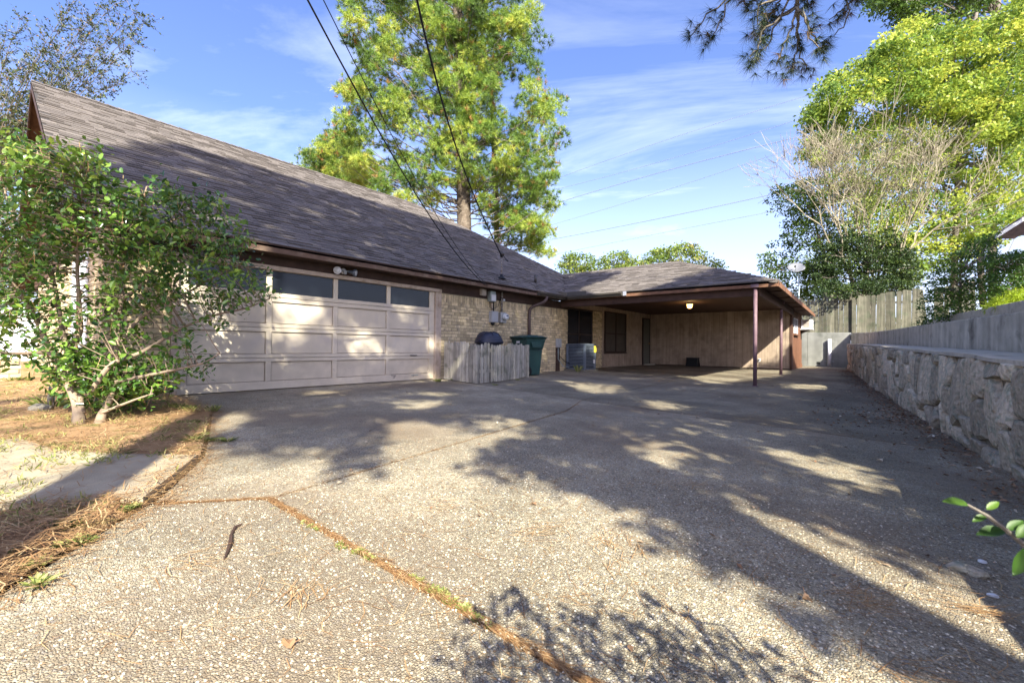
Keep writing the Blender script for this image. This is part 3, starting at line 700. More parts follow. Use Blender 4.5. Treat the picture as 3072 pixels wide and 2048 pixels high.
def window(y0, y1, z0, z1, x, frame=.06, m_=None):
    w = MB(); m_ = m_ or M['winframe']; zm = (z0 + z1) / 2 - .06; ym = (y0 + y1) / 2
    w.box((x, y0, z0), (x + .05, y0 + frame, z1)).box((x, y1 - frame, z0), (x + .05, y1, z1)).box((x, y0 + frame, z0), (x + .05, y1 - frame, z0 + frame)).box((x, y0 + frame, z1 - frame), (x + .05, y1 - frame, z1))
    w = w.build('window', m_, H)
    MB().box((x + .005, ym - .025, z0 + frame), (x + .045, ym + .025, z1 - frame)).build('mullion', m_, w)
    for a, c in ((y0 + frame, ym - .025), (ym + .025, y1 - frame)):
        MB().box((x + .004, a, zm - .02), (x + .04, c, zm + .02)).build('meeting_rail', m_, w)
        for za, zb in ((z0 + frame, zm - .02), (zm + .02, z1 - frame)):
            MB().box((x + .012, a, za), (x + .018, c, zb)).build('pane', M['glass'], w)
    return w
window(12.66, 14.62, .45, 2.17, SX - .015, .05)
w2_ = window(15.63, 17.56, .585, 2.225, SX - .012, .055)
for ch in w2_.children:
    if ch.name.startswith('pane'): ch.data.materials[0] = M['screen']
MB().box((SX - .018, 15.58, .54), (SX + .055, 17.61, .58)).build('window_sill', M['winframe'], H)
dr = MB().box((SX - .018, 19.42, .02), (SX + .012, 20.15, 2.10)).build('door', mat('grey_green_door', (.13, .13, .11), .6, .3, .1, 6), H)
MB().lathe([(.0, 0), (.03, .01), (.03, .04), (0, .05)], (SX + .012, 20.05, 1.0), 12, Matrix.Rotation(R(90), 3, 'Y')).build('knob', M['brass'], dr)
for a, c, za, zb in ((19.34, 19.415, 0, 2.17), (20.155, 20.2, 0, 2.17), (19.416, 20.154, 2.105, 2.17)): MB().box((SX - .018, a, za), (SX + .03, c, zb)).build('door_frame', M['winframe'], H)
MB().box((SX + .002, 19.5, .0), (SX + .30, 20.15, .045)).build('doorstep', M['cap'], H)
# storage room wall in red stained wood, with its window
body('storage_wall', (-2.60, 20.36, -.05), (-2.44, 23.9, 2.36), M['darkwood'])
boards('y', 20.37, 23.88, -2.42, .16, 2.36, .29, [(21.15, 22.35, 1.45, 2.09)], m_=M['redwood'])
MB().box((-2.44, 20.37, -.02), (-2.395, 23.9, .155)).build('skirt_board', M['redwood'], H)
ws = MB().box((-2.44, 21.15, 1.45), (-2.425, 22.35, 2.09)).build('window', M['glass'], H)
ws['label'] = 'small white framed window of the storage room'
for a, c, za, zb in ((21.15, 21.21, 1.45, 2.09), (22.29, 22.35, 1.45, 2.09), (21.21, 22.29, 1.45, 1.50), (21.21, 22.29, 2.04, 2.09), (21.21, 22.29, 1.75, 1.78), (21.72, 21.77, 1.505, 2.035)): MB().box((-2.424, a, za), (-2.40, c, zb)).build('frame', M['white'], ws)
MB().box((-2.43, 21.1, 1.37), (-2.33, 22.4, 1.445)).build('window_sill', M['redwood'], H)
# pipes on the roof
vp = MB(); vp.lathe([(.045, 2.80), (.045, 3.05)], (-8.17, 11.1, 0), 12).build('vent_pipe', M['gutter'], H, smooth=True)

mast = MB(); mx_, my_ = -7.95, 9.20
mast.tube([(mx_, my_, 2.60), (mx_, my_, 3.28)], .030, 10); mast = mast.build('service_mast', M['pipe'], H, smooth=True)
MB().tube([(mx_, my_, 3.27), (mx_ + .01, my_ - .02, 3.34), (mx_ + .08, my_ - .06, 3.36), (mx_ + .13, my_ - .09, 3.31)], [.035, .05, .05, .04], 10).build('weatherhead', M['gutter'], mast, smooth=True)
MB().lathe([(.13, 2.66), (.12, 2.68), (.05, 2.74), (.034, 2.80)], (mx_, my_, 0), 14).build('roof_boot', M['black'], mast, smooth=True)
lw = MB()
for k in range(3): lw.tube([(mx_ + .12, my_ - .08, 3.31), (mx_ + .18, my_ + .02 + .03 * k, 3.18 - .02 * k), (mx_ + .12, my_ + .10, 3.16), (mx_ + .06, my_ + .04, 3.26)], .008, 5)
lw.build('drip_loop', M['cable'], mast)

# ================================================================ OBJECTS ON AND BY THE HOUSE
# twin flood light
t = thing('flood_light', 'twin flood light with sensor on the dark board over the garage door', 'flood light', (-7.89, 4.45, 2.22))
MB().lathe([(.055, 0), (.055, .02), (.03, .03)], (-7.898, 4.45, 2.215), 14, Matrix.Rotation(R(90), 3, 'Y')).build('base', M['white'], t, smooth=True)
for sgn, yaw in ((-1, -45), (1, 38)):
    Mr = np.array((Matrix.Rotation(R(yaw), 3, 'Z') @ Matrix.Rotation(R(100), 3, 'Y')))
    c = np.array([-7.82, 4.45 + sgn * .14, 2.205])
    h = MB().lathe([(.022, -.07), (.03, -.05), (.035, 0), (.068, .05), (.072, .08), (.066, .084)], c, 16, Mr).build('lamp_head', M['bluegrey'] if sgn > 0 else M['white'], t, smooth=True)
    MB().lathe([(.064, .079), (.040, .092), (.0, .096)], c, 16, Mr).build('lens', M['meterglass'], h, smooth=True)
    MB().tube([(-7.87, 4.45 + sgn * .02, 2.215), (-7.85, 4.45 + sgn * .08, 2.22), tuple(c - Mr @ np.array([0, 0, .06]))], .011, 6).build('arm', M['galv'], t)
MB().lathe([(.0, -.05), (.03, -.035), (.036, 0), (.03, .03), (0, .04)], (-7.83, 4.45, 2.19), 14).build('sensor', M['greyplastic'], t, smooth=True)

def wall_box(name, label, cat, y, z, w, h, d, m_, lid=True, x=XW):
    t = thing(name, label, cat, (x, y, z))
    MB().box((x - .003, y - w / 2, z - h / 2), (x + d, y + w / 2, z + h / 2)).build('case', m_, t, bevel=.008)
    if lid: MB().box((x + d + .001, y - w / 2 + .012, z - h / 2 + .015), (x + d + .008, y + w / 2 - .012, z + h / 2 - .012)).build('cover', m_, t, bevel=.003)
    return t
wall_box('junction_box', 'small cream junction box under the eave, left of the grey one', 'junction box', 8.36, 2.20, .17, .17, .09, M['cream'], x=XW + .022)
j = wall_box('cable_box', 'grey cable box with a pale lower door, high under the eave', 'cable box', 8.68, 2.12, .20, .28, .12, M['galv'], False, x=XW + .022)
MB().box((XW + .145, 8.60, 2.00), (XW + .158, 8.775, 2.17)).build('door', M['white'], j, bevel=.004)
tb = wall_box('telephone_box', 'grey rounded telephone box beside the electric meter on the brick wall', 'telephone box', 8.80, 1.585, .27, .30, .11, M['greyplastic'])
tm = thing('electric_meter', 'round glass electric meter in its grey socket on the brick wall', 'electric meter', (XW, 9.18, 1.585))
MB().box((XW - .003, 9.06, 1.44), (XW + .10, 9.29, 1.73)).build('socket_box', M['greyplastic'], tm, bevel=.012)
mr = np.array(Matrix.Rotation(R(90), 3, 'Y'))
MB().lathe([(.092, 0), (.092, .03), (.085, .035), (.085, .09), (.075, .11), (0, .113)], (XW + .10, 9.19, 1.60), 24, mr).build('glass_dome', M['meterglass'], tm, smooth=True)
MB().box((XW + .210, 9.15, 1.615), (XW + .2155, 9.23, 1.640)).build('display', M['black'], tm)
MB().lathe([(.098, .0), (.098, .02), (.09, .024)], (XW + .105, 9.19, 1.60), 24, mr).build('ring', M['galv'], tm, smooth=True)
cd = thing('conduit', 'rusty steel conduit running down from the eave to the electric meter', 'pipe', (XW + .05, 9.14, 1.73))
MB().tube([(XW + .05, 9.14, 2.30), (XW + .05, 9.14, 1.72)], .028, 10).build('tube', M['pipe'], cd, smooth=True)
for z in (1.80, 1.95, 2.12): MB().lathe([(.034, -.012), (.034, .012)], (XW + .05, 9.14, z), 12).build('coupling', M['gutter'], cd)
MB().box((XW, 9.17, 2.05), (XW + .09, 9.23, 2.10)).build('clamp', M['white'], cd)
cd = thing('conduit', 'thin painted conduit between the cable box and the telephone box', 'pipe', (XW + .04, 8.80, 1.73))
MB().tube([(XW + .05, 8.80, 2.30), (XW + .05, 8.80, 1.73)], .016, 8).build('tube', M['cable'], cd, smooth=True)
MB().tube([(XW + .05, 8.735, 1.98), (XW + .05, 8.735, 1.75)], .022, 8).build('sleeve', M['casing'], cd, smooth=True)
o = MB()
o.tube([(XW + .06, 8.62, 1.98), (XW + .07, 8.63, 1.84), (XW + .07, 8.74, 1.79), (XW + .07, 8.95, 1.87), (XW + .06, 9.04, 2.05), (XW + .05, 9.10, 2.16)], .007, 5)
tagit(o.build('wire', M['cable']), 'thin loose wire looping across the brick above the meter', 'wire')
o = MB(); o.tube([(XW + .06, 8.75, 1.43), (XW + .07, 8.80, 1.36), (XW + .07, 8.95, 1.34), (XW + .06, 9.08, 1.43)], .008, 5)
tagit(o.build('wire', M['cable']), 'short wire drooping below the telephone box to the meter', 'wire')
ob_ = MB(); ob_.lathe([(.05, -.03), (.06, 0), (.05, .03)], (XW + .06, 8.76, 1.41), 12, mr); ob_.build('grommet', M['black'], tb, smooth=True)
db = wall_box('disconnect_box', 'small white air conditioner switch box low on the brick wall', 'switch box', 12.0, .915, .20, .28, .10, M['greyplastic'])
MB().tube([(XW + .05, 11.98, .78), (XW + .05, 11.99, .40), (XW + .10, 12.2, .16), (XW + .2, 12.42, .12)], .014, 8).build('whip', M['galv'], db, smooth=True)
MB().tube([(XW + .05, 12.04, .78), (XW + .05, 12.06, .50), (XW + .12, 12.3, .3), (XW + .2, 12.45, .25)], .012, 8).build('whip', M['cable'], db, smooth=True)
MB().box((XW - .002, 11.90, .0), (XW + .03, 12.12, .76)).build('backboard', M['darkwood'], db)

# air conditioner
ax0, ax1, ay0, ay1 = -7.86, -7.13, 12.44, 13.17
AC = thing('air_conditioner', 'blue grey outdoor air conditioner with louvred sides beside the dark window', 'air conditioner', (-7.5, 12.8, 0))
az = .06
MB().box((ax0 - .05, ay0 - .05, -.05), (ax1 + .05, ay1 + .05, az - .002)).build('pad', M['lump'], AC, bevel=.01)
MB().box((ax0 + .05, ay0 + .05, az), (ax1 - .05, ay1 - .05, .86)).build('coil', M['black'], AC)
MB().box((ax0, ay0, az), (ax1, ay1, az + .05)).build('base', M['bluegrey'], AC, bevel=.01)
for x, y in ((ax0, ay0), (ax1 - .075, ay0), (ax0, ay1 - .075), (ax1 - .075, ay1 - .075)): MB().box((x, y, az + .051), (x + .075, y + .075, .855)).build('corner_post', M['bluegrey'], AC, bevel=.012)
for i in range(16):
    z = az + .085 + i * .0475
    for s_ in ('front', 'side', 'back'):
        if s_ == 'front': lo, hi = (ax0 + .076, ay0 + .004, z), (ax1 - .076, ay0 + .035, z + .026)
        elif s_ == 'side': lo, hi = (ax1 - .035, ay0 + .076, z), (ax1 - .004, ay1 - .076, z + .026)
        else: continue
        MB().box(lo, hi).build('louvre', M['bluegrey'], AC)
tp = MB().box((ax0 - .006, ay0 - .006, .856), (ax1 + .006, ay1 + .006, .90)).build('top', M['bluegrey'], AC, bevel=.014)
MB().lathe([(.27, .901), (.27, .915), (.25, .918), (.25, .905)], (-7.495, 12.805, 0), 28).build('fan_ring', M['black'], tp)
for r_ in (.06, .11, .16, .21): MB().tube([(-7.495 + r_ * math.cos(a), 12.805 + r_ * math.sin(a), .918) for a in np.linspace(0, 6.283, 25)], .004, 4, False).build('guard', M['black'], tp)
MB().box((ax1 + .001, 13.02, .62), (ax1 + .012, 13.16, .84)).build('label_plate', mat('yellow_tag', (.62, .50, .05), .6), AC)
MB().box((ax1 + .001, 12.98, .26), (ax1 + .012, 13.08, .38)).build('label_plate', M['white'], AC)
wd = MB()
def weed_clump(B, c, n, r, h, seed=None):
    for _ in range(n):
        a = random.uniform(0, 6.28); q = random.uniform(.2, 1); d = np.array([math.cos(a), math.sin(a), 0]); p = np.array(c) + d * r * .25 * q
        hh = h * random.uniform(.5, 1); e = p + d * r * q + np.array([0, 0, hh]); s_ = np.array([-d[1], d[0], 0]) * random.uniform(.004, .010) * (1.6 if h > .1 else 1); mid = (p + e) / 2 + np.array([0, 0, hh * .2])
        B.add([p - s_ * .2, p + s_ * .2, mid + s_, e, mid - s_], [(0, 1, 2, 3, 4)], random.random())
weed_clump(wd, (-7.30, 12.25, float(gz(-7.3, 12.25))), 22, .20, .26)
tagit(wd.build('weed', M['weed'], tint=True), 'small leafy weed growing at the foot of the air conditioner', 'weed')

# lidded cart
CT = thing('trash_cart', 'tall dark green wheeled trash cart with a flat lid by the downspout', 'trash cart', (-7.38, 9.72, 0))
cz = float(gz(-7.4, 9.7)); cm = np.array(Matrix.Rotation(R(-14), 3, 'Z')); co = np.array([-7.40, 9.74, cz])
def cpt(x, y, z): return co + cm @ np.array([x, y, z])
def frus(B, w0, d0, z0, w1, d1, z1, sh=0):
    lo = [cpt(-w0, -d0, z0), cpt(w0, -d0, z0), cpt(w0, d0, z0), cpt(-w0, d0, z0)]; hi = [cpt(-w1, -d1, z1), cpt(w1 + sh, -d1, z1), cpt(w1 + sh, d1, z1), cpt(-w1, d1, z1)]
    B.add(lo + hi, [(0, 3, 2, 1), (4, 5, 6, 7), (0, 1, 5, 4), (1, 2, 6, 5), (2, 3, 7, 6), (3, 0, 4, 7)])
B = MB(); frus(B, .235, .245, .02, .285, .29, .72); B.build('body', M['cart'], CT, bevel=.025)
B = MB(); frus(B, .292, .297, .722, .345, .335, 1.00, .02); B.build('upper_body', M['cart'], CT, bevel=.02)
B = MB(); frus(B, .36, .355, 1.002, .365, .36, 1.045, .03); B.build('rim', M['cart'], CT, bevel=.012)
B = MB(); frus(B, .385, .375, 1.047, .39, .38, 1.068, .03); frus(B, .37, .36, 1.068, .28, .26, 1.105); B.build('lid', M['cart'], CT, bevel=.012)
B = MB(); frus(B, .22, .20, 1.107, .19, .17, 1.122); B.build('lid_panel', M['cart'], CT, bevel=.006)
MB().tube([cpt(-.25, -.34, 1.03), cpt(-.25, -.45, 1.06), cpt(.25, -.45, 1.06), cpt(.25, -.34, 1.03)], .016, 8).build('handle', M['cart'], CT, smooth=True)
B = MB()
V = [cpt(.352, -.20, .93), cpt(.352, .20, .93), cpt(.345, .15, .77), cpt(.345, -.15, .77)]; B.prism(V, cm @ np.array([.035, 0, 0])); B.build('grab_panel', M['cart'], CT, bevel=.012)
B = MB(); B.prism([cpt(.16, -.300, .66), cpt(.23, -.305, .66), cpt(.196, -.303, .58)], cm @ np.array([0, -.012, 0])); B.build('recycling_mark', M['tin'], CT)
B = MB(); B.box((-.09, -.348, .90), (.05, -.338, .955), cm, co); B.build('sticker', M['white'], CT)
B = MB(); B.box((.10, -.284, .42), (.22, -.274, .445), cm, co); B.build('sticker', M['white'], CT)
for s_ in (-1, 1):
    w = MB().lathe([(.06, -.03), (.125, -.03), (.13, -.02), (.13, .02), (.125, .03), (.06, .03)], cpt(s_ * .30, -.25, .13), 18, cm @ np.array(Matrix.Rotation(R(90), 3, 'Y'))).build('wheel', M['black'], CT, smooth=True)

# dark can with domed lid, behind the picket screen
cc = (-7.25, 7.95); cz = float(gz(*cc))
CN = thing('trash_can', 'dark navy trash can with ribbed domed lid behind the picket screen', 'trash can', (*cc, cz))
MB().lathe([(.23, .0), (.25, .02), (.31, .86), (.315, .90), (.30, .90)], (*cc, cz), 32).build('body', M['can'], CN, smooth=True)
lid = MB().lathe([(.355, .875), (.36, .89), (.36, .925), (.345, .94), (.335, .96), (.34, .975), (.325, .985), (.318, 1.01), (.30, 1.05), (.245, 1.105), (.16, 1.145), (.07, 1.158), (0, 1.16)], (*cc, cz), 36).build('lid', M['can'], CN, smooth=True)
MB().box((cc[0] - .02, cc[1] - .39, cz + .90), (cc[0] + .06, cc[1] - .34, cz + .95)).build('lid_handle', M['can'], lid, bevel=.01)
for a in range(8):
    q = a * math.pi / 4 + .3
    MB().tube([(cc[0] + r_ * math.cos(q), cc[1] + r_ * math.sin(q), cz + z_) for r_, z_ in ((.30, 1.055), (.245, 1.112), (.16, 1.150), (.10, 1.16))], .012, 5).build('rib', M['can'], lid, smooth=True)

# picket screen: short side out from the wall, then along the drive
PK = thing('picket_screen', 'short weathered grey picket screen with rounded tops, bent round the trash can', 'picket fence', (-6.9, 7.9, 0))
def picket(p, d, w, h, lean):
    n_ = np.array([d[1], -d[0], 0]); d3 = np.array([d[0], d[1], 0]); base = np.array([p[0], p[1], float(gz(*p)) + .015])
    prof = [(-w / 2, 0), (w / 2, 0), (w / 2, h - .05), (w * .38, h - .02), (w * .18, h), (-w * .18, h), (-w * .38, h - .02), (-w / 2, h - .05)]
    V = [base + d3 * (a + lean * b_) + np.array([0, 0, b_]) for a, b_ in prof]
    MB().prism(V, n_ * .018).build('picket', M['oldwood'], PK)
pa, pb_, pc = np.array([-7.80, 6.99]), np.array([-6.56, 6.80]), np.array([-7.06, 9.20])
for a, c, n_ in ((pa, pb_, 10), (pb_, pc, 21)):
    d = (c - a) / np.linalg.norm(c - a); wid = np.linalg.norm(c - a) / n_; bow = np.array([d[1], -d[0]])
    for i in range(n_):
        u = (i + .5) / n_; p = a + (c - a) * u + bow * (.10 * math.sin(math.pi * u) if n_ > 10 else 0) + np.array([random.uniform(-.006, .006)] * 2)
        picket(p, d, wid - random.uniform(.010, .026), .875 + random.uniform(-.04, .035) - (.02 if n_ > 10 else 0), random.uniform(-.012, .012))
    nb = np.array([-d[1], d[0]])
    for z in (.2, .66):
        q0, q1 = a + nb * .028, c + nb * .028; pts = [q0 + (q1 - q0) * u + bow * (.10 * math.sin(math.pi * u) if n_ > 10 else 0) for u in np.linspace(0.02, .98, 9)]
        B = MB()
        for i in range(8): B.prism([(*pts[i], z), (*pts[i + 1], z), (*pts[i + 1], z + .08), (*pts[i], z + .08)], (nb[0] * .03, nb[1] * .03, 0))
        B.build('rail', M['oldwood'], PK)
MB().box((-7.10, 9.215, -.02), (-7.02, 9.29, .84)).build('post', M['oldwood'], PK)

# carport things
bx = thing('black_crate', 'black open topped plastic box against the carport back wall', 'box', (-6.05, 20.05, 0))
gb = float(gz(-6, 20))
MB().prism([(-6.34, 20.17, gb), (-5.78, 20.17, gb), (-5.83, 20.17, gb + .37), (-6.28, 20.17, gb + .37)], (0, -.30, 0)).build('body', M['black'], bx, bevel=.02)
MB().box((-6.30, 19.86, gb + .345), (-5.81, 20.18, gb + .385)).build('rim', M['black'], bx, bevel=.01)
ot = thing('power_outlet', 'white power outlet with a dark plug low on the carport wall', 'power outlet', (-3.49, 20.19, .34))
MB().box((-3.53, 20.180, .27), (-3.45, 20.196, .41)).build('plate', M['white'], ot, bevel=.004)
MB().box((-3.515, 20.13, .33), (-3.475, 20.179, .38)).build('plug', M['black'], ot, bevel=.004)
ll = thing('ceiling_light', 'small lit amber glass lantern on the carport ceiling', 'ceiling light', (-4.81, 15.5, 2.37))
MB().lathe([(.08, 0), (.08, -.02), (.03, -.04), (.03, -.06)], (-4.81, 15.5, 2.376), 16).build('canopy_plate', M['brass'], ll, smooth=True)
lm = bpy.data.materials.new('lit_lantern_glass'); lm.use_nodes = True; pb2 = lm.node_tree.nodes["Principled BSDF"]; pb2.inputs["Base Color"].default_value = (.9, .55, .18, 1); pb2.inputs["Emission Color"].default_value = (1, .60, .18, 1); pb2.inputs["Emission Strength"].default_value = 2.2
MB().lathe([(.105, 0), (.075, -.125), (.06, -.13)], (-4.81, 15.5, 2.31), 8).build('glass_shade', lm, ll)
for a in range(8):
    q = a * math.pi / 4
    MB().tube([(-4.81 + .108 * math.cos(q), 15.5 + .108 * math.sin(q), 2.31), (-4.81 + .078 * math.cos(q), 15.5 + .078 * math.sin(q), 2.183)], .006, 4).build('glazing_bar', M['brass'], ll)
MB().lathe([(.115, 0), (.115, -.012), (.1, -.014)], (-4.81, 15.5, 2.322), 8).build('frame', M['brass'], ll)
ld = bpy.data.lights.new('lantern_bulb', 'POINT'); ld.energy = 3; ld.color = (1, .62, .25); ld.shadow_soft_size = .05
lo = bpy.data.objects.new('lantern_bulb', ld); COL.objects.link(lo); lo.parent = ll; lo.location = (0, 0, -.28)

wa = thing('window_air_conditioner', 'white window air conditioner sticking out of the storage room wall', 'air conditioner', (-2.2, 23.5, 1.95))
MB().box((-2.39, 23.3, 1.72), (-1.98, 23.86, 2.12)).build('case', M['white'], wa, bevel=.01)
for i in range(7): MB().box((-2.30, 23.285, 1.78 + i * .045), (-2.06, 23.299, 1.80 + i * .045)).build('vent_slat', M['cream'], wa)
MB().box((-2.42, 23.25, 1.68), (-1.96, 23.9, 1.715)).build('tray', M['white'], wa)
MB().prism([(-2.42, 23.5, 1.675), (-2.05, 23.5, 1.675), (-2.42, 23.5, 1.48)], (0, .04, 0)).build('bracket', M['gutter'], wa)

pp = thing('drain_pipe', 'scuffed white plastic pipe standing against the dark end wall', 'pipe', (-1.5, 25.8, 0))
MB().tube([(-1.50, 25.84, -.06), (-1.50, 25.84, 1.30)], .075, 14).build('tube', M['pvc'], pp, smooth=True)
MB().box((-1.68, 25.90, .22), (-1.32, 25.944, .25)).build('strap', M['galv'], pp)
MB().tube([(-1.50, 25.84, -.1), (-1.50, 25.84, .02)], .082, 14).build('foot', M['pipe'], pp)
tagit(MB().box((-2.0, 25.93, .10), (-1.88, 25.952, .2)).build('drain_hole', M['black']), 'small square black drain opening low in the dark end wall', 'drain')

# satellite dish on its pole behind the carport
dz_ = 24.0; dp = at(2388, 805, dz_); pole_t = at(2397, 838, dz_); pole_b = at(2396, 905, dz_)
DS = thing('satellite_dish', 'grey satellite dish on a thin pole behind the carport roof', 'satellite dish', tuple(pole_b))
MB().tube([pole_b - [0, 0, 1.9], pole_t], .035, 10).build('pole', M['galv'], DS, smooth=True)
dirv = np.array([.25, -.75, .55]); dirv /= np.linalg.norm(dirv)
Rm = np.array(Vector(dirv).to_track_quat('Z', 'Y').to_matrix())
MB().lathe([(0, .0), (.14, .012), (.28, .045), (.40, .095), (.405, .088), (.28, .03), (.14, -.006), (0, -.02)], dp, 28, Rm @ np.diag([1.05, .85, 1])).build('reflector', M['dish'], DS, smooth=True)
MB().tube([dp - dirv * .04, pole_t], .03, 8).build('mount', M['galv'], DS)
fc = dp + dirv * .55 + np.array([-.12, 0, -.20]); MB().tube([dp - np.array([0, 0, .32]) + dirv * .05, fc], .014, 6).build('feed_arm', M['galv'], DS)
MB().tube([fc, fc - (dirv * .14)], .045, 8).build('receiver', M['dish'], DS)

# plank on the ledge, loose stones, litter
p0 = np.array(w2(.15, swtop(.1) + .055)); p1 = np.array(w2(2.25, swtop(2) + .055))
d = (p1 - p0) / np.linalg.norm(p1 - p0); n_ = np.array([d[1], -d[0], 0])
tagit(MB().prism([p0 - n_ * .02, p1 - n_ * .02, p1 - n_ * .02 + [0, 0, .085], p0 - n_ * .02 + [0, 0, .085]], -n_ * .05).build('timber', mat('new_timber', (.33, .21, .09), .8, .2, .2, 6, .3, 60, 0, (.20, .12, .06), (.5, .7), streak=(2, 2, 30, .2)), bevel=.006), 'short brown timber lying on the ledge against the grey concrete wall', 'timber')
def rock(name, label, c, r, m_, seed, flat=.5, cat='rock'):
    rr = random.Random(seed); bm = bmesh.new(); bmesh.ops.create_icosphere(bm, subdivisions=2, radius=1)
    for v in bm.verts:
        q = 1 + .22 * math.sin(v.co.x * 3 + seed) * math.cos(v.co.y * 2.7 + seed * 2) + rr.uniform(-.10, .10); v.co = Vector((v.co.x * r[0] * q, v.co.y * r[1] * q, max(-.35, v.co.z) * r[2] * q))
    for v in bm.verts: v.co += Vector(c)
    return tagit(bm_obj(bm, name, m_), label, cat)
rk = at(2905, 1712, 1); 
def gp(px, py, dz=0.0):
    d = at(px, py, 1) - CAM; t = -.8 / d[2]
    for _ in range(20): P = CAM + d * t; t = (float(gz(P[0], P[1])) - .8) / d[2]
    P = CAM + d * t; return (P[0], P[1], P[2] + dz)
rock('rock', 'flat pale jagged rock lying in the shade near the stone wall', gp(2905, 1718, .010), (.066, .036, .026), M['stone'], 3)
rock('rock', 'small white stone chip just beyond the flat jagged rock', gp(2948, 1690, .008), (.018, .012, .010), M['white'], 5)
rock('rock', 'small white stone chip nearer than the flat jagged rock', gp(2978, 1790, .006), (.016, .010, .009), M['white'], 8)
rock('concrete_block', 'small grey lump of concrete in the needles left of the leafy bush', gp(125, 1238, .01), (.13, .11, .10), M['lump'], 12, cat='concrete lump')
st = thing('stump_plant', 'cut woody stub with a few dry blades beside the concrete lump', 'plant', gp(152, 1225))
c = np.array(gp(152, 1228)); MB().tube([c, c + [.0, 0, .16], c + [.01, .01, .28]], [.035, .03, .028], 8).build('stub', M['greybark'], st)
B = MB(); weed_clump(B, c, 26, .26, .2); B.build('blades', M['weed'], st, tint=True)
pl = tagit(MB().box((-12.4, -.45, -.02), (-12.15, -.25, .30)).build('utility_box', M['greyplastic'], bevel=.02), 'small pale utility box standing on the needle lawn by the far house', 'utility box')

# open crack with a stick in it, in the near slab
cr = [gp(725, 1574), gp(706, 1583), gp(694, 1605), gp(692, 1630), gp(684, 1655), gp(672, 1680)]
tagit(MB().tube(np.array(cr) + [0, 0, .004], [.004, .009, .008, .011, .008, .003], 6).build('stick', M['darkwood']), 'dark curved stick lying on the sunlit concrete near the path', 'stick')
# fence on top of the end wall
def fence(name, label, x0, x1, y, zb, ztop, mossy=0, ragged=.06, lean=()):
    t = thing(name, label, 'fence', ((x0 + x1) / 2, y, zb(x0)))
    for z in (.35, 1.35): MB().box((x0, y + .03, zb(x0) + z), (x1, y + .07, zb(x0) + z + .09)).build('rail', M['fencewood'], t)
    x = x0; i = 0
    while x < x1 - .05:
        w = random.uniform(.135, .19); ln = lean[i] if i < len(lean) else random.uniform(-.003, .003); h = ztop(x) - zb(x) + random.uniform(-ragged, ragged)
        if ln is not None:
            prof = [(0, 0), (w - .003, 0), (w - .003, h - .03), (w * .75, h), (w * .2, h), (0, h - .03)]
            MB().prism([(x + a + ln * b_, y + random.uniform(-.008, .008), zb(x) + b_) for a, b_ in prof], (0, .02, 0)).build('board', M['fencewood'], t)
        x += w; i += 1
    return t
fence('board_fence', 'tall mossy dark board fence on top of the dark end wall', -4.2, -.72, 26.06, lambda x: 1.60, lambda x: 3.30 + .18 * (x > -1.9), ragged=.10)
fence('board_fence', 'grey ragged board fence on the pale wall, some boards leaning', -.66, 3.3, 25.95, lambda x: 1.55 + .22 * max(0, x), lambda x: 3.33 + .10 * max(0, x) - .04 * (x < .2), ragged=.05, lean=[0, .01, 0, -.01, 0, .015, 0, 0, -.02, .01, .02, 0, .01, -.02, -.10, None, .01, 0, .02, None, 0])

# ================================================================ WIRES
def wire(name, label, pts, r, m_, group=None, k=6, n=40):
    p = np.array(pts, float); s = np.r_[0, np.cumsum(np.linalg.norm(np.diff(p, axis=0), axis=1))]; s /= s[-1]       # smooth curve through the points
    t = np.linspace(0, 1, n); Lg = np.stack([np.polyval(np.polyfit(s, p[:, i], len(p) - 1), t) for i in range(3)], 1)
    return tagit(MB().tube(Lg, r, k).build(name, m_, smooth=True), label, 'cable', group)
pole = np.array([2.4, -9.0, 0])
UP_ = thing('utility_pole', 'tall wooden utility pole carrying the house cables behind the viewer', 'utility pole', (4.2, -11.0, 1))
MB().tube([(4.2, -11, .5), (4.2, -11, 10.2)], [.15, .11], 12).build('shaft', M['bark'], UP_, smooth=True)
MB().box((3.4, -11.05, 9.4), (5.0, -10.95, 9.52)).build('crossarm', M['oldwood'], UP_)
E1 = np.array([4.1, -11, 9.3])
wire('power_cable', 'thick twisted black cable from the roof mast up past the pine', [(-7.90, 9.14, 3.30), at(1385, 490, 9.6), at(1246, -20, 6.0), E1], .018, M['cable'])
wire('power_cable', 'black cable from the eave, left one of the close pair', [(-7.59, 8.16, 2.345), at(1180, 470, 6.4), at(912, -20, 4.4), E1 + [-.3, 0, 0]], .011, M['cable'])
wire('power_cable', 'thinner black cable from the eave, right one of the close pair', [(-7.59, 8.25, 2.34), at(1215, 480, 6.6), at(960, -20, 4.5), E1 + [-.5, 0, 0]], .0065, M['cable'])
for nm, a, mid, c in (('first', (1590, 730, ), (1980, 655), (2420, 560)), ('second', (1600, 690), (2000, 570), (2420, 430)), ('third', (1590, 635), (1990, 515), (2420, 405)), ('fourth', (1620, 580), (2000, 480), (2420, 350)), ('fifth', (1620, 555), (2000, 420), (2480, 270)), ('lowest', (1640, 768), (1980, 700), (2420, 615))):
    wire('power_line', {'first': 'second faint power line up from the carport roof', 'lowest': 'lowest faint power line in the sky above the carport', 'second': 'third faint power line up from the carport roof', 'third': 'fourth faint power line up from the carport roof', 'fourth': 'fifth faint power line up, under the thin cloud', 'fifth': 'topmost faint power line between pine and maple'}[nm],
         [at(*a, 90), at(*mid, 80), at(*c, 70)], .055 if nm in ('first', 'third') else .034, M['farwire'], 'power lines in the sky', 4, 20)

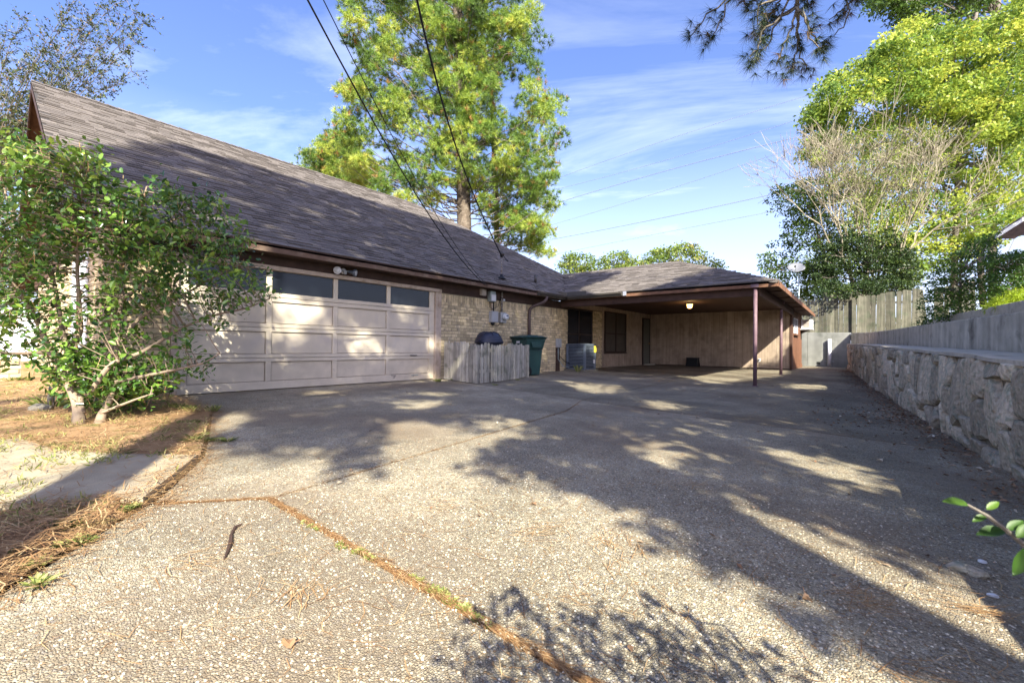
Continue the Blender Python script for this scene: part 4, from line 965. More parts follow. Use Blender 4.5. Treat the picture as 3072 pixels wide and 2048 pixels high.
# ================================================================ VEGETATION
def unit(v): return v / (np.linalg.norm(v, axis=-1, keepdims=True) + 1e-9)
def leaves(C, D, Nn, Ln, W, tint, fold=.12):
    """rhombic leaf: C base, D direction, Nn approximate normal"""
    D = unit(D); S = unit(np.cross(D, Nn)); Nn = np.cross(S, D); n = len(C)
    Ln = np.broadcast_to(Ln, (n,))[:, None]; W = np.broadcast_to(W, (n,))[:, None]
    V = np.stack([C, C + D * Ln * .45 + S * W * .5 + Nn * W * fold, C + D * Ln - Nn * Ln * .08, C + D * Ln * .45 - S * W * .5 + Nn * W * fold], 1).reshape(-1, 3)
    i = np.arange(n)[:, None] * 4
    F = np.concatenate([i + [0, 1, 2], i + [0, 2, 3]]); return V, F, np.repeat(tint, 4)
def needles(C, D, Ln, W, tint):
    n = len(C); D = unit(D); S = unit(np.cross(D, rng.normal(size=(n, 3)))) * np.broadcast_to(W, (n,))[:, None] / 2
    V = np.stack([C - S, C + S, C + D * np.broadcast_to(Ln, (n,))[:, None]], 1).reshape(-1, 3)
    return V, np.arange(3 * n).reshape(-1, 3), np.repeat(tint, 3)
class Acc:
    def __init__(s): s.V = []; s.F = []; s.T = []; s.n = 0
    def add(s, r):
        V, F, T = r; s.V.append(V); s.F.append(F + s.n); s.T.append(T); s.n += len(V)
    def put(s, name, m_, parent, kind=None):
        o0 = off(parent) if parent is not None else np.zeros(3)
        return put(name, rawmesh(name, np.vstack(s.V) - o0, np.vstack(s.F), m_, np.concatenate(s.T)), parent, o0, kind)
def ball(n):
    v = unit(rng.normal(size=(n, 3))); return v * (rng.random((n, 1)) ** .45)
def poly_points(poly, n, mind):
    xs = [p[0] for p in poly]; ys = [p[1] for p in poly]; out = []; tries = 0
    while len(out) < n and tries < n * 60:
        tries += 1; p = (random.uniform(min(xs), max(xs)), random.uniform(min(ys), max(ys)))
        if in_poly([p], poly)[0] and all((p[0] - q[0]) ** 2 + (p[1] - q[1]) ** 2 > mind * mind for q in out[-400:]): out.append(p)
    return out
def crown_points(poly, n, t0, ts, mind=0):
    """clump centres filling the outline seen in the photo, in a crown ts metres deep about t0"""
    return np.array([at(x, y, t0 + random.uniform(-ts, ts)) for x, y in poly_points(poly, n, mind)])
def leaf_cloud(A, C, rc, nl, size, asp=.6, flat=.55, up=.6, t_lo=.0, t_hi=1.0, droop=.0):
    for c in C:
        k = max(3, int(nl * random.uniform(.6, 1.3))); r = rc * random.uniform(.7, 1.3)
        P = ball(k) * [r, r, r * flat]; base = random.uniform(t_lo, t_hi)
        D = unit(P + rng.normal(size=(k, 3)) * r * .7) ; D[:, 2] -= droop
        Nn = rng.normal(size=(k, 3)); Nn[:, 2] = np.abs(Nn[:, 2]) + up
        sz = size * rng.uniform(.65, 1.25, k)
        A.add(leaves(c + P, D, Nn, sz, sz * asp, np.clip(base * .6 + rng.random(k) * .4, 0, 1)))
def limb(B, p, q, r0, r1, sag=.1, wig=.06, n=6, k=6):
    p, q = np.array(p), np.array(q); u = np.linspace(0, 1, n)[:, None]; L_ = np.linalg.norm(q - p)
    pts = p + (q - p) * u + np.array([0, 0, 1.]) * sag * L_ * np.sin(u * math.pi) + rng.normal(size=(n, 3)) * wig * L_ * np.sin(u * math.pi) * .5
    B.tube(pts, np.linspace(r0, r1, n), k); return pts
def nearest_on(pts, c): return pts[np.argmin(np.linalg.norm(pts - c, axis=1))]

# ---- pines
def tufts(A, C, rb, nt_, nn, ln, wd_, base=None, flat=.6, droop=0):
    for c in C:
        b_ = random.random() if base is None else base + random.uniform(-.2, .2)
        k = max(4, int(nt_ * random.uniform(.6, 1.3))); T = c + ball(k) * [rb, rb, rb * flat] * random.uniform(.7, 1.25)
        ax = unit((T - c) + np.array([0, 0, .35 * rb - droop * rb])); q = np.repeat(np.arange(k), nn)
        D = ax[q] * .75 + unit(rng.normal(size=(len(q), 3))) * .9
        tt = np.clip(.02 + .72 * b_ + rng.uniform(-.22, .25, k), 0, 1)[q]
        brown = rng.random(k)[q] < .04; tt = np.where(brown, 1.0, np.minimum(tt, .95))
        A.add(needles(T[q], D, ln * rng.uniform(.7, 1.1, len(q)), wd_, tt))
def pine(label, trunk, polys, t0, group, lat=.8):
    P = np.array([at(x, y, t0) for x, y in trunk[0]]); P[0][2] = -.2
    root = thing('pine_tree', label, 'tree', tuple(P[0]), group)
    B = MB(); u = np.linspace(0, 1, 16); TP = np.stack([np.interp(u, np.linspace(0, 1, len(P)), P[:, i]) for i in range(3)], 1)
    B.tube(TP, np.linspace(trunk[1], trunk[2], 16), 12); tk = B.build('trunk', M['bark'], root, smooth=True)
    A = Acc(); LB = MB(); dense = np.stack([np.interp(np.linspace(0, 1, 200), np.linspace(0, 1, len(P)), P[:, i]) for i in range(3)], 1)
    for poly, n, ts, rb, k in polys:
        C = crown_points(poly, n, t0, ts, 10)
        if ts < .5: C = C - FW * 1.1
        tufts(A, C, rb, k, 24, .33, .024)
        for c in C:
            if random.random() < .55: continue
            s_ = dense; a = s_[np.argmin(np.abs(s_[:, 2] - (c[2] - .45 * min(5, np.linalg.norm((c - s_[0])[:2])))))]
            limb(LB, a, c, .045, .012, -.05, .10, 6, 5)
    LB.build('branches', M['greybark'], root, smooth=True)['kind'] = 'stuff'
    A.put('needles', M['pineleaf'], root)
    return root
polyA = [(1000, -420), (1560, -420), (1600, 50), (1620, 110), (1620, 250), (1690, 320), (1702, 440), (1676, 500), (1670, 570), (1640, 700), (1540, 690), (1440, 640), (1400, 560), (1330, 610), (1250, 620), (1130, 590), (1060, 560), (1030, 480), (1003, 400), (1012, 320), (1030, 260), (1085, 170), (1020, 110), (1008, 0)]
pine('big bright pine towering behind the house roof, its trunk at the ridge', ([(1405, 900), (1392, 640), (1385, 400), (1372, 0), (1340, -500)], .52, .22), [(polyA, 560, 3.2, .75, 42), ([(1300, -300), (1470, -300), (1480, 500), (1440, 620), (1330, 560), (1290, 200)], 60, .2, .8, 50)], 27, 'pines behind the house')
pine('thin darker pine right of the big one, drooping low over the roof', ([(1492, 900), (1490, 620), (1480, 420), (1470, 200)], .22, .12), [([(1480, 560), (1560, 560), (1640, 650), (1660, 760), (1590, 760), (1480, 720), (1440, 640)], 52, 1.6, .6, 30)], 31, 'pines behind the house')
pine('yellowish distant pine low over the roof ridge, left of the big one', ([(1010, 800), (1000, 560), (985, 430)], .25, .12), [([(905, 470), (960, 430), (990, 400), (1060, 430), (1100, 520), (1120, 600), (1000, 560), (900, 520)], 80, 1.8, .75, 40)], 34, 'pines behind the house')

# overhanging pine: its trunk stands behind the viewer, one long branch reaches into view
OP = thing('pine_tree', 'pine behind the viewer whose dark drooping branch hangs into the top of the sky', 'tree', (1.05, -2.35, -.2))
TPX = np.array([(1.05, -2.35, -.3), (.9, -2.52, 1.5), (.62, -2.85, 4), (.30, -3.25, 6.5), (.1, -3.5, 10), (.1, -3.6, 15)])
MB().tube(TPX, [.30, .25, .20, .17, .15, .10], 14).build('trunk', M['bark'], OP, smooth=True)
A = Acc(); LB = MB()
main = [np.array([.3, -3.25, 6.6]), at(2480, -900, 4.6), at(2420, -260, 4.9), at(2390, 20, 5.0)]
main = np.array(main); uu_ = np.linspace(0, 1, 30); mainp = np.stack([np.interp(uu_, np.linspace(0, 1, 4), main[:, i]) for i in range(3)], 1)
LB.tube(mainp, np.linspace(.10, .02, 30), 7)
twigs = [[(2400, -40), (2330, 70), (2300, 140), (2260, 180)], [(2390, 0), (2375, 90), (2340, 160), (2330, 200)], [(2385, 10), (2390, 110), (2385, 180), (2370, 215)], [(2390, -20), (2410, 40), (2425, 110), (2470, 160)], [(2350, 40), (2290, 90), (2270, 150), (2245, 175)],
         [(2360, -60), (2180, 0), (2110, 55), (2075, 105)], [(2300, -60), (2185, 0), (2160, 70), (2130, 130)], [(2380, -60), (2280, 10), (2270, 60), (2290, 80)], [(2420, -40), (2550, 10), (2540, 60), (2500, 118)], [(2500, -40), (2565, -10), (2545, 15), (2490, 65)],
         [(2380, 60), (2330, 60), (2300, 75), (2285, 95)], [(2385, 60), (2425, 70), (2450, 120), (2480, 135)], [(2390, 60), (2395, 130), (2405, 180), (2420, 205)], [(2320, -40), (2300, 10), (2260, 5), (2230, 10)], [(2420, -60), (2400, -10), (2420, 10), (2425, 20)], [(2340, -60), (2340, 0), (2320, 40), (2300, 50)]]
for i, tw in enumerate(twigs):
    dep = 5.0 + random.uniform(-.35, .35); P = np.array([at(x, y, dep) for x, y in tw]); P[0] = nearest_on(mainp, P[0]) if i < 16 else P[0]
    u = np.linspace(0, 1, 14); Q = np.stack([np.interp(u, np.linspace(0, 1, 4), P[:, k]) for k in range(3)], 1) + rng.normal(size=(14, 3)) * .012
    LB.tube(Q, np.linspace(.014, .005, 14), 5)
    bare = i == 8
    for j in (4, 6, 8, 10, 11, 12, 13):
        if bare and j not in (4, 6): continue
        for _ in range(2 if j < 13 else 3):
            c = Q[j] + rng.normal(size=3) * .045; k = 34
            D = unit(rng.normal(size=(k, 3))) + unit(Q[-1] - Q[0]) * .7; D[:, 2] -= .25
            tt = np.clip(rng.uniform(.0, .75) + rng.uniform(-.15, .2, k), 0, 1); tt = np.where(rng.random() < .14, .97, tt)
            A.add(needles(np.repeat(c[None], k, 0), D, rng.uniform(.10, .17, k), .0042, tt))
bt = LB.build('branch', M['greybark'], OP, smooth=True); bt['label'] = 'long branch with hanging twigs of dark needles'
A.put('needles', M['pineshade'], OP)

# ---- shade trees standing on the bank to the right and behind the viewer: their crowns throw the shade on the drive
SH = dict(
 shade=[(-7.99, 2.23), (-7.58, 6.53), (-8.0, 12.67), (-6.56, 16.73), (-.57, 24.55), (.89, 4.93), (.35, 1.90), (.0, 1.55), (-.2, 1.70), (-.42, 1.92), (-.66, 2.14), (-.87, 2.26), (-1.03, 2.39), (-1.25, 2.50), (-1.38, 2.4), (-1.78, 2.35), (-2.0, 2.33), (-2.31, 2.49), (-2.51, 2.71), (-2.58, 3.0), (-2.41, 3.55), (-2.85, 3.67), (-3.31, 3.35), (-3.94, 3.41), (-4.06, 2.89), (-3.38, 2.18), (-2.78, 1.87), (-2.79, 1.63), (-3.42, 1.83), (-3.49, 1.66), (-3.96, 1.38), (-4.4, 1.37), (-5.26, 1.96), (-5.62, 2.2), (-6.53, 1.92)])
LIT = [[(-.5, 2.81), (-.16, 2.71), (.08, 2.54), (.43, 2.38), (.35, 1.97), (.23, 2.08), (0, 2.29), (-.23, 2.49)], [(-.83, 4.66), (-.45, 4.72), (.21, 4.03), (.2, 3.85), (-.25, 4.18)], [(-1.83, 4.44), (-1.44, 4.05), (-1.06, 3.4), (-1.16, 3.3), (-1.51, 3.76)],
       [(-6.03, 9.16), (-4.44, 9.25), (-3.98, 8.19), (-4.24, 7.5)], [(-2.9, 7.22), (-2.63, 7.38), (-2.29, 6.52), (-2.47, 6.31)], [(-4.61, 13.89), (-3.95, 19.02), (-2.58, 19.77), (-2.22, 16.55), (-3.1, 11.98)], [(-1.66, 13.45), (-.82, 14.07), (-.75, 12.9), (-1.33, 12.19)],
       [(-3.55, 4.05), (-3.3, 4.24), (-2.99, 3.93), (-3.16, 3.68)], [(-7.43, 3.71), (-7.2, 4.02), (-6.64, 3.75), (-6.87, 3.47)], [(-5.48, 4.12), (-5.19, 4.48), (-4.63, 4.0), (-4.86, 3.74)], [(-6.08, 5.14), (-5.89, 5.39), (-5.53, 5.06), (-5.71, 4.83)]]
S2 = [(-.95, .81), (-1.04, 1.07), (-1.02, 1.27), (-.84, 1.35), (-.72, 1.55), (-.53, 1.62), (-.36, 1.64), (-.29, 1.54), (-.17, 1.62), (-.09, 1.5), (-.2, 1.2), (-.3, .9), (-.6, .7)]
K = SUN_DIR / SUN_DIR[2]
def land(P):
    """where the shade of P falls: X, Y on the drive, and (Y, z) where it meets the plane of the garage wall if that comes first"""
    d = P[:, 2] + .09; G = P[:, :2] - K[:2] * d[:, None]
    tw_ = (P[:, 0] - XW) / K[0]; zW = P[:, 2] - tw_; yW = P[:, 1] - tw_ * K[1]
    return G, yW, zW
def fnoise(a, b_): return .5 + .28 * np.sin(a * 1.9 + 1.1 * np.sin(b_ * 1.3)) * np.cos(b_ * 2.3 + .7 * np.sin(a * 1.1)) + .22 * np.sin(a * 4.3 + b_ * 3.1) * np.cos(b_ * 5.3 - a * 2.2)
def wanted(P, m_=.02):
    """leaf clumps only where the photograph shows shade"""
    G, yW, zW = land(P); ok = np.zeros(len(P), bool)
    gsh = in_poly(G, SH['shade'])
    for q in range(6):
        a = q * math.pi / 3; gsh &= in_poly(G + m_ * np.array([math.cos(a), math.sin(a)]), SH['shade'])
    for p in LIT:
        gsh &= ~in_poly(G, p)
        for q in range(8): gsh &= ~in_poly(G + .17 * np.array([math.cos(q * math.pi / 4), math.sin(q * math.pi / 4)]), p)
    on_ground = zW < -.05
    ok |= on_ground & gsh & (G[:, 1] < 25)
    wall = (zW >= -.05) & (zW < 2.35) & (yW > 1.5) & (yW < 13)
    dens = np.clip(.36 + (yW - 1.9) * .035, .3, .60) + .10 * (zW < .55) - .1 * ((yW < 3.6) & (zW > .7) & (zW < 1.75))
    ok |= wall & (fnoise(yW * 1.6 + zW, zW * 1.7) < dens)
    up_ = (zW >= 2.35) & (yW > -.6) & (yW < 15.5) & (zW < 9.5)
    dr_ = np.clip(.60 + .025 * yW, .56, .82)
    ok |= up_ & (fnoise(zW * 2.1 + yW * .4, yW * .62 + zW * .3) < dr_)
    x, y, z = proj(P); outside = (z < .3) | (x < -160) | (x > 3240) | (y < -160)
    return ok & outside
trees_at = [((5.2, -1.9), 'tall leafy oak on the bank behind the viewer shading the drive'), ((5.6, 2.2), 'leafy oak on the bank beside the stone wall, out of the picture'), ((6.4, 9.0), 'leafy oak further along the bank beside the concrete wall'), ((2.2, -8.5), 'tall leafy oak beyond the pine behind the viewer')]
roots = []
for (x, y), lb in trees_at:
    z0 = 1.3 if x > 3 else -.2
    r_ = thing('oak_tree', lb, 'tree', (x, y, z0), 'shade trees behind the viewer'); roots.append((r_, np.array([x, y, z0])))
cand = []
n0 = 30000
# shade targets on the drive, the garage wall and the roof, followed back towards the sun to crown height
G = np.stack([rng.uniform(-8.2, 1.0, n0), rng.uniform(1.2, 24.5, n0), np.full(n0, -.09)], 1)[:14000]
Wl = np.stack([np.full(n0, XW), rng.uniform(1.6, 12.8, n0), rng.uniform(0, 2.3, n0)], 1)[:3800]
Rf = np.stack([rng.uniform(-13.9, -7.6, n0), rng.uniform(.4, 15, n0), np.zeros(n0)], 1)[:11500]; Rf[:, 2] = ZE + P1 * (XE - Rf[:, 0])
T_ = np.vstack([G, Wl, Rf]); 
Xc = np.concatenate([rng.uniform(3.0, 8.5, len(G)), rng.uniform(.8, 6.5, len(Wl)), rng.uniform(.5, 6.0, len(Rf))])
Xc = np.maximum(Xc, T_[:, 0] + 4.6 * K[0])
P = T_ + K * ((Xc - T_[:, 0]) / K[0])[:, None]
P = P[(P[:, 2] > 3.4) & (P[:, 2] < 24)]
P = P[wanted(P)]
A4 = [Acc() for _ in roots]; near_ = np.argmin(np.stack([np.hypot(P[:, 0] - r_[1][0], P[:, 1] - r_[1][1]) for r_ in roots]), 0)
for i, A in enumerate(A4):
    Q = P[near_ == i]
    if not len(Q): A.add(leaves(roots[i][1][None] + [0, 0, 8], np.array([[1., 0, 0]]), np.array([[0, 0, 1.]]), .1, .06, np.array([.5])))
    k = 11; C = np.repeat(Q, k, 0) + ball(len(Q) * k) * [.24, .24, .2]; n_ = len(C)
    sz = .15 * rng.uniform(.7, 1.25, n_); Nn = rng.normal(size=(n_, 3)) + SUN_DIR * 1.2
    if n_: A.add(leaves(C, rng.normal(size=(n_, 3)), Nn, sz, sz * .62, rng.random(n_)))
    A.put('crown', M['mapledark'], roots[i][0])
    p0 = roots[i][1]; zt = 9 if len(Q) == 0 else float(np.median(Q[:, 2]))
    ctr = p0 + [0, 0, zt] if not len(Q) else np.array([*(p0[:2] * .7 + Q[:, :2].mean(0) * .3), zt])
    B = MB(); pts = limb(B, p0 - [0, 0, .3], ctr, .24, .09, 0, .02, 10, 10)
    for q in (Q[rng.choice(len(Q), min(26, len(Q)), False)] if len(Q) else []):
        limb(B, pts[random.randint(4, 9)], q, .045, .012, .03, .05, 5, 5)
    B.build('trunk', M['greybark'], roots[i][0], smooth=True)

# shrub beside the viewer: shades the lower edge of the picture and puts one twig into view at the right
VS = thing('wall_shrub', 'shrub beside the viewer with one blurred leafy twig reaching in low', 'shrub', (1.15, .15, -.2))
A = Acc(); B = MB()
n_ = 900; Gs = np.stack([rng.uniform(-1.1, -.05, n_), rng.uniform(.65, 1.65, n_), np.full(n_, -.12)], 1)
Gs = Gs[in_poly(Gs[:, :2], S2)]; Gs = Gs[fnoise(Gs[:, 0] * 7, Gs[:, 1] * 7) < .68]
P = Gs + SUN_DIR / SUN_DIR[2] * rng.uniform(.95, 1.7, len(Gs))[:, None]
x, y, z = proj(P); P = P[(z < .10) & (np.hypot(P[:, 0], P[:, 1]) > .22) & (z < .02)]
k = 2; C = np.repeat(P, k, 0) + ball(len(P) * k) * .03; n_ = len(C)
A.add(leaves(C, rng.normal(size=(n_, 3)) + [0, 0, .3], rng.normal(size=(n_, 3)) + SUN_DIR, rng.uniform(.045, .07, n_), rng.uniform(.022, .03, n_), rng.random(n_)))
for q in P[:: max(1, len(P) // 40)]: limb(B, (1.15, .15, -.2), q, .012, .003, .12, .05, 6, 5)
tp_ = [at(3200, 1660, .72), at(3080, 1640, .72), at(3020, 1590, .72), at(2960, 1545, .72), at(2900, 1512, .73)]
B.tube([np.array([1.15, .15, .1]), *tp_], [.008, .005, .004, .0035, .003, .002], 6)
for (px, py), (dx, dy), ln, tn, dd in (((2905, 1512), (-80, -14), .050, .6, .73), ((2960, 1528), (45, -30), .030, .8, .715), ((2960, 1545), (-60, 24), .03, .55, .73), ((3015, 1590), (-80, 8), .056, .25, .74), ((3050, 1612), (55, -62), .04, .6, .71), ((3085, 1640), (-30, 66), .062, .35, .70), ((3020, 1590), (66, -40), .04, .45, .72)):
    c = at(px, py, dd); e = at(px + dx, py + dy, dd); D = (e - c)[None]
    ln = ln * .85; X = unit(D[0]); Y = unit(np.cross(UP * .8 - FW * .5 + RT * .1, X)); Z = np.cross(X, Y); us = np.array([0, .12, .3, .5, .7, .87, 1.0]); hw = np.array([0, .12, .19, .21, .16, .08, 0])
    mid = [c + X * ln * u_ - Z * ln * .10 * u_ * u_ for u_ in us]; V = []
    for sg in (1, -1):
        for k in range(7): V.append(mid[k] + sg * Y * ln * hw[k] + Z * ln * .10 * hw[k] * 4)
    n0_ = 0; V = np.array(mid + V); F = []
    for k in range(6): F += [(k, k + 1, 8 + k), (k, 8 + k, 7 + k), (k, 15 + k, k + 1), (k, 14 + k, 15 + k)]
    A.add((V, np.array(F), np.full(len(V), tn)))
B.build('stems', M['greybark'], VS)['kind'] = 'stuff'; A.put('foliage', M['azalea'], VS)

# ---- trees on the right
def leafy(name, label, cat, polys, m_, trunk=None, group=None, tm='greybark', twig=55, stems=None):
    b0 = at(*trunk[0]) if trunk else None
    base = np.array(b0 if b0 is not None else at(*stems[0][0]))
    root = thing(name, label, cat, tuple(base), group); A = Acc(); B = MB(); allC = []
    for poly, n, t0, ts, rc, nl, sz, lo, hi in polys:
        C = crown_points(poly, n, t0, ts, 6); leaf_cloud(A, C, rc, nl, sz, flat=.42, t_lo=lo, t_hi=hi); allC.append(C)
    allC = np.vstack(allC)
    if trunk:
        P = np.array([at(*q) for q in trunk[:-1]]); P[0][2] -= .5
        B.tube(P, np.linspace(trunk[-1], trunk[-1] * .45, len(P)), 10)
        dn = np.stack([np.interp(np.linspace(0, 1, 60), np.linspace(0, 1, len(P)), P[:, i]) for i in range(3)], 1)
        for c in allC[rng.choice(len(allC), min(twig, len(allC)), False)]:
            s_ = dn[dn[:, 2] < c[2]]; a = s_[-1] if len(s_) else dn[0]; a = s_[max(0, len(s_) - 1 - random.randint(0, 12))] if len(s_) else a
            limb(B, a, c, trunk[-1] * .28, .012, .03, .06, 6, 5)
    B.build('trunk', M[tm], root, smooth=True); A.put('crown', M[m_], root)
    return root
leafy('maple_tree', 'bright yellow green maple filling the upper sky right of the bare tree', 'tree',
      [([(2630, 140), (2700, 80), (2790, 60), (2900, 90), (2960, 60), (3120, -40), (3120, 420), (2950, 430), (2800, 330), (2720, 290), (2640, 300), (2560, 300), (2500, 330), (2440, 360), (2420, 350), (2480, 230), (2530, 210), (2590, 170)], 520, 29, 3.2, .80, 84, .23, 0, 1),
       ([(2420, 330), (2520, 300), (2560, 350), (2540, 480), (2480, 500), (2420, 490), (2400, 440)], 90, 29, 1.4, .55, 76, .22, .1, .8)], 'maple', [(2860, 900, 30), (2870, 600, 30), (2890, 250, 30.5), (2930, 40, 31), .20])
leafy('maple_tree', 'darker green tree crown at the very top, above the bright maple', 'tree',
      [([(2615, -60), (2620, 40), (2660, 45), (2685, 90), (2760, 95), (2800, 60), (2900, 60), (2990, 10), (3000, -200), (2700, -200)], 210, 33, 2.4, .8, 84, .26, 0, .8)], 'mapledark', [(2980, 900, 33), (2970, 300, 34), (2990, 60, 34), (3010, -150, 34), .25])
leafy('maple_tree', 'low yellowing maple below the bright one, behind the bare branches', 'tree',
      [([(2600, 250), (2800, 230), (3120, 330), (3120, 700), (2960, 740), (2860, 790), (2720, 850), (2620, 800), (2560, 640), (2540, 420)], 540, 31, 3.2, .85, 84, .24, .05, 1)], 'maple', [(2950, 900, 32), (2930, 640, 32), (2990, 480, 32), (3020, 350, 32), .2])
leafy('small_tree', 'small dark green tree leaning over the carport eave beside the dish', 'tree',
      [([(2320, 570), (2440, 530), (2540, 560), (2560, 700), (2520, 850), (2440, 900), (2370, 900), (2290, 800), (2300, 740), (2380, 690), (2320, 640)], 200, 26, 1.6, .5, 58, .17, .05, .85),
       ([(2400, 800), (2480, 790), (2470, 900), (2400, 900)], 30, 25.4, .6, .36, 46, .15, .6, 1)], 'mapledark', [(2500, 960, 26), (2480, 800, 26), (2440, 650, 26), (2400, 570, 26), .10])  # low clump by the dish in paler tints, sunlight put into colour
leafy('evergreen_shrub', 'big dark evergreen shrub above the board fence', 'shrub',
      [([(2440, 760), (2520, 700), (2650, 690), (2720, 740), (2765, 830), (2730, 880), (2600, 905), (2450, 890)], 300, 23.6, 1.0, .40, 74, .13, 0, .75), ([(2450, 840), (2720, 845), (2735, 880), (2560, 900), (2450, 895)], 34, 20.6, .3, .30, 60, .12, 0, .7)], 'shrub', [(2610, 960, 23.6), (2605, 860, 23.6), (2600, 780, 23.6), .10])
leafy('bank_shrub', 'dense deep green shrub on the bank in front of the ragged fence', 'shrub',
      [([(2770, 880), (2800, 810), (2860, 760), (2930, 720), (2985, 700), (3000, 800), (2985, 905), (2930, 935), (2880, 945), (2800, 980), (2765, 985)], 190, 13.5, 1.0, .22, 46, .075, 0, .9)], 'azalea', [(2880, 1000, 13.5), (2880, 900, 13.5), (2880, 800, 13.5), .05])
leafy('bank_shrub', 'dark leafy shrub under the white neighbouring eave', 'shrub',
      [([(2960, 790), (3010, 765), (3120, 740), (3120, 880), (3000, 890), (2960, 900)], 130, 12.3, .8, .2, 46, .075, .1, .8)], 'azalea', [(3050, 960, 12.3), (3050, 880, 12.3), (3050, 800, 12.3), .05])
A = Acc(); C = crown_points([(2975, 905), (3020, 885), (3110, 868), (3110, 915), (3020, 918), (2960, 930)], 60, 10.4, .5, 3); leaf_cloud(A, C, .12, 50, .12, .16, .8, .2, 0, 1)
A.put('grass', M['lime'], None, 'stuff')
# vines over the fence foot
A = Acc(); C = crown_points([(2650, 975), (2690, 955), (2770, 950), (2790, 975), (2700, 990)], 22, 21, .3, 3); leaf_cloud(A, C, .18, 40, .09)
A.put('ivy', M['azalea'], None, 'stuff')
# bare crape myrtle
DT = thing('bare_tree', 'bare grey twiggy tree with fanning branches before the green maples', 'tree', tuple(at(2590, 860, 24)))
B = MB()
def grow(p, d, L_, r, lev):
    q = p + d * L_; B.tube([p, (p + q) / 2 + rng.normal(size=3) * L_ * .05, q], [r, r * .85, r * .7], 3 if lev > 2 else 6, False)
    if lev >= 6: return
    for _ in range(3):
        dd = unit(d + rng.normal(size=3) * (.34 if lev < 4 else .5) + np.array([0, 0, .20])); grow(q, dd, L_ * random.uniform(.68, .95), max(.011, r * .62), lev + 1)
for px, ang in ((2560, -24), (2575, -15), (2590, -8), (2600, -1), (2610, 7), (2625, 15), (2640, 26), (2610, 40)):
    d = unit(RT * math.sin(R(ang)) + UP * math.cos(R(ang)) + FW * random.uniform(-.25, .25)); p = at(px, 870, 24 + random.uniform(-.4, .4)); grow(p - d * .4, d, random.uniform(2.0, 2.45), .08, 1)
B.build('branches', M['deadtwig'], DT)['kind'] = 'stuff'
A = Acc(); C = crown_points([(2560, 400), (2700, 380), (2850, 350), (2800, 560), (2700, 720), (2540, 700), (2440, 560)], 200, 23.6, 1.4, 7); leaf_cloud(A, C, .45, 30, .11, t_lo=.0); A.put('last_leaves', M['vine'], DT)
# vine-topped trees beyond the carport
for lb, poly, n in (('round vine covered tree over the valley of the roofs', [(1675, 850), (1685, 775), (1730, 760), (1780, 778), (1805, 850)], 60), ('middle vine covered tree over the carport roof', [(1785, 850), (1810, 778), (1855, 754), (1905, 772), (1935, 845)], 62), ('widest leafy tree over the carport ridge', [(1900, 845), (1920, 770), (1985, 748), (2040, 728), (2085, 735), (2120, 765), (2170, 795), (2180, 840)], 120)):
    cxp = sum(p[0] for p in poly) / len(poly)
    leafy('vine_tree', lb, 'tree', [(poly, n, 42, 1.5, .75, 70, .24, .1, 1)], 'vine', [(cxp, 960, 42), (cxp, 880, 42), (cxp, 810, 42), .15], 'vine covered trees beyond the carport')
# left background
leafy('background_tree', 'dark green tree beyond the gable at the far side of the lawn', 'tree',
      [([(-60, 560), (40, 540), (90, 640), (112, 760), (112, 940), (-60, 940)], 90, 24, 2.0, .6, 40, .2, 0, .7)], 'mapledark', [(40, 1020, 24), (40, 850, 24), (40, 650, 24), .15])
CM = thing('crape_myrtle', 'slender half bare crape myrtle with tiny leaves spreading over the gable peak', 'tree', tuple(at(-160, 1100, 12.0)))
B = MB(); A = Acc(); src_ = at(-120, 760, 12.0)
B.tube([at(-160, 1110, 12.0), at(-140, 900, 12.0), src_], [.06, .05, .045], 8)
ends = [(400, 40), (430, 70), (405, 130), (395, 215), (330, 245), (250, 150), (300, 20), (200, 230), (180, 60), (120, 160), (150, 250), (60, 60), (70, 180), (60, 300), (90, 330), (60, 420), (10, 120), (20, 260), (30, 480), (230, 0), (350, 90), (300, 190), (-30, 100), (10, 400), (50, 380), (340, 10), (260, 70)]
for ex, ey in ends:
    dep = 12.0 + random.uniform(-.8, .8); e = at(ex, ey, dep); mid = at((-100 + ex) / 2 - 20, (700 + ey) / 2 - 70, (12.0 + dep) / 2)
    u = np.linspace(0, 1, 16)[:, None]; Q = (1 - u) ** 2 * src_ + 2 * u * (1 - u) * mid + u ** 2 * e + rng.normal(size=(16, 3)) * .015
    B.tube(Q, np.linspace(.022, .004, 16), 5, False)
    for j in range(5, 16):
        for _ in range(7):
            d = unit(rng.normal(size=3) + unit(e - mid) * 1.1); tl = random.uniform(.2, .7); q2 = Q[j] + d * tl; B.tube([Q[j], q2], [.005, .003], 3, False)
            k = random.randint(6, 12); us = rng.uniform(.2, 1, k)[:, None]; C = Q[j] + (q2 - Q[j]) * us + rng.normal(size=(k, 3)) * .02
            A.add(leaves(C, rng.normal(size=(k, 3)) + d, rng.normal(size=(k, 3)) + [0, 0, .4], rng.uniform(.05, .085, k), rng.uniform(.026, .04, k), np.clip(rng.normal(.45, .28, k), 0, 1)))
B.build('branches', M['greybark'], CM)['kind'] = 'stuff'; A.put('foliage', M['myrtle'], CM)

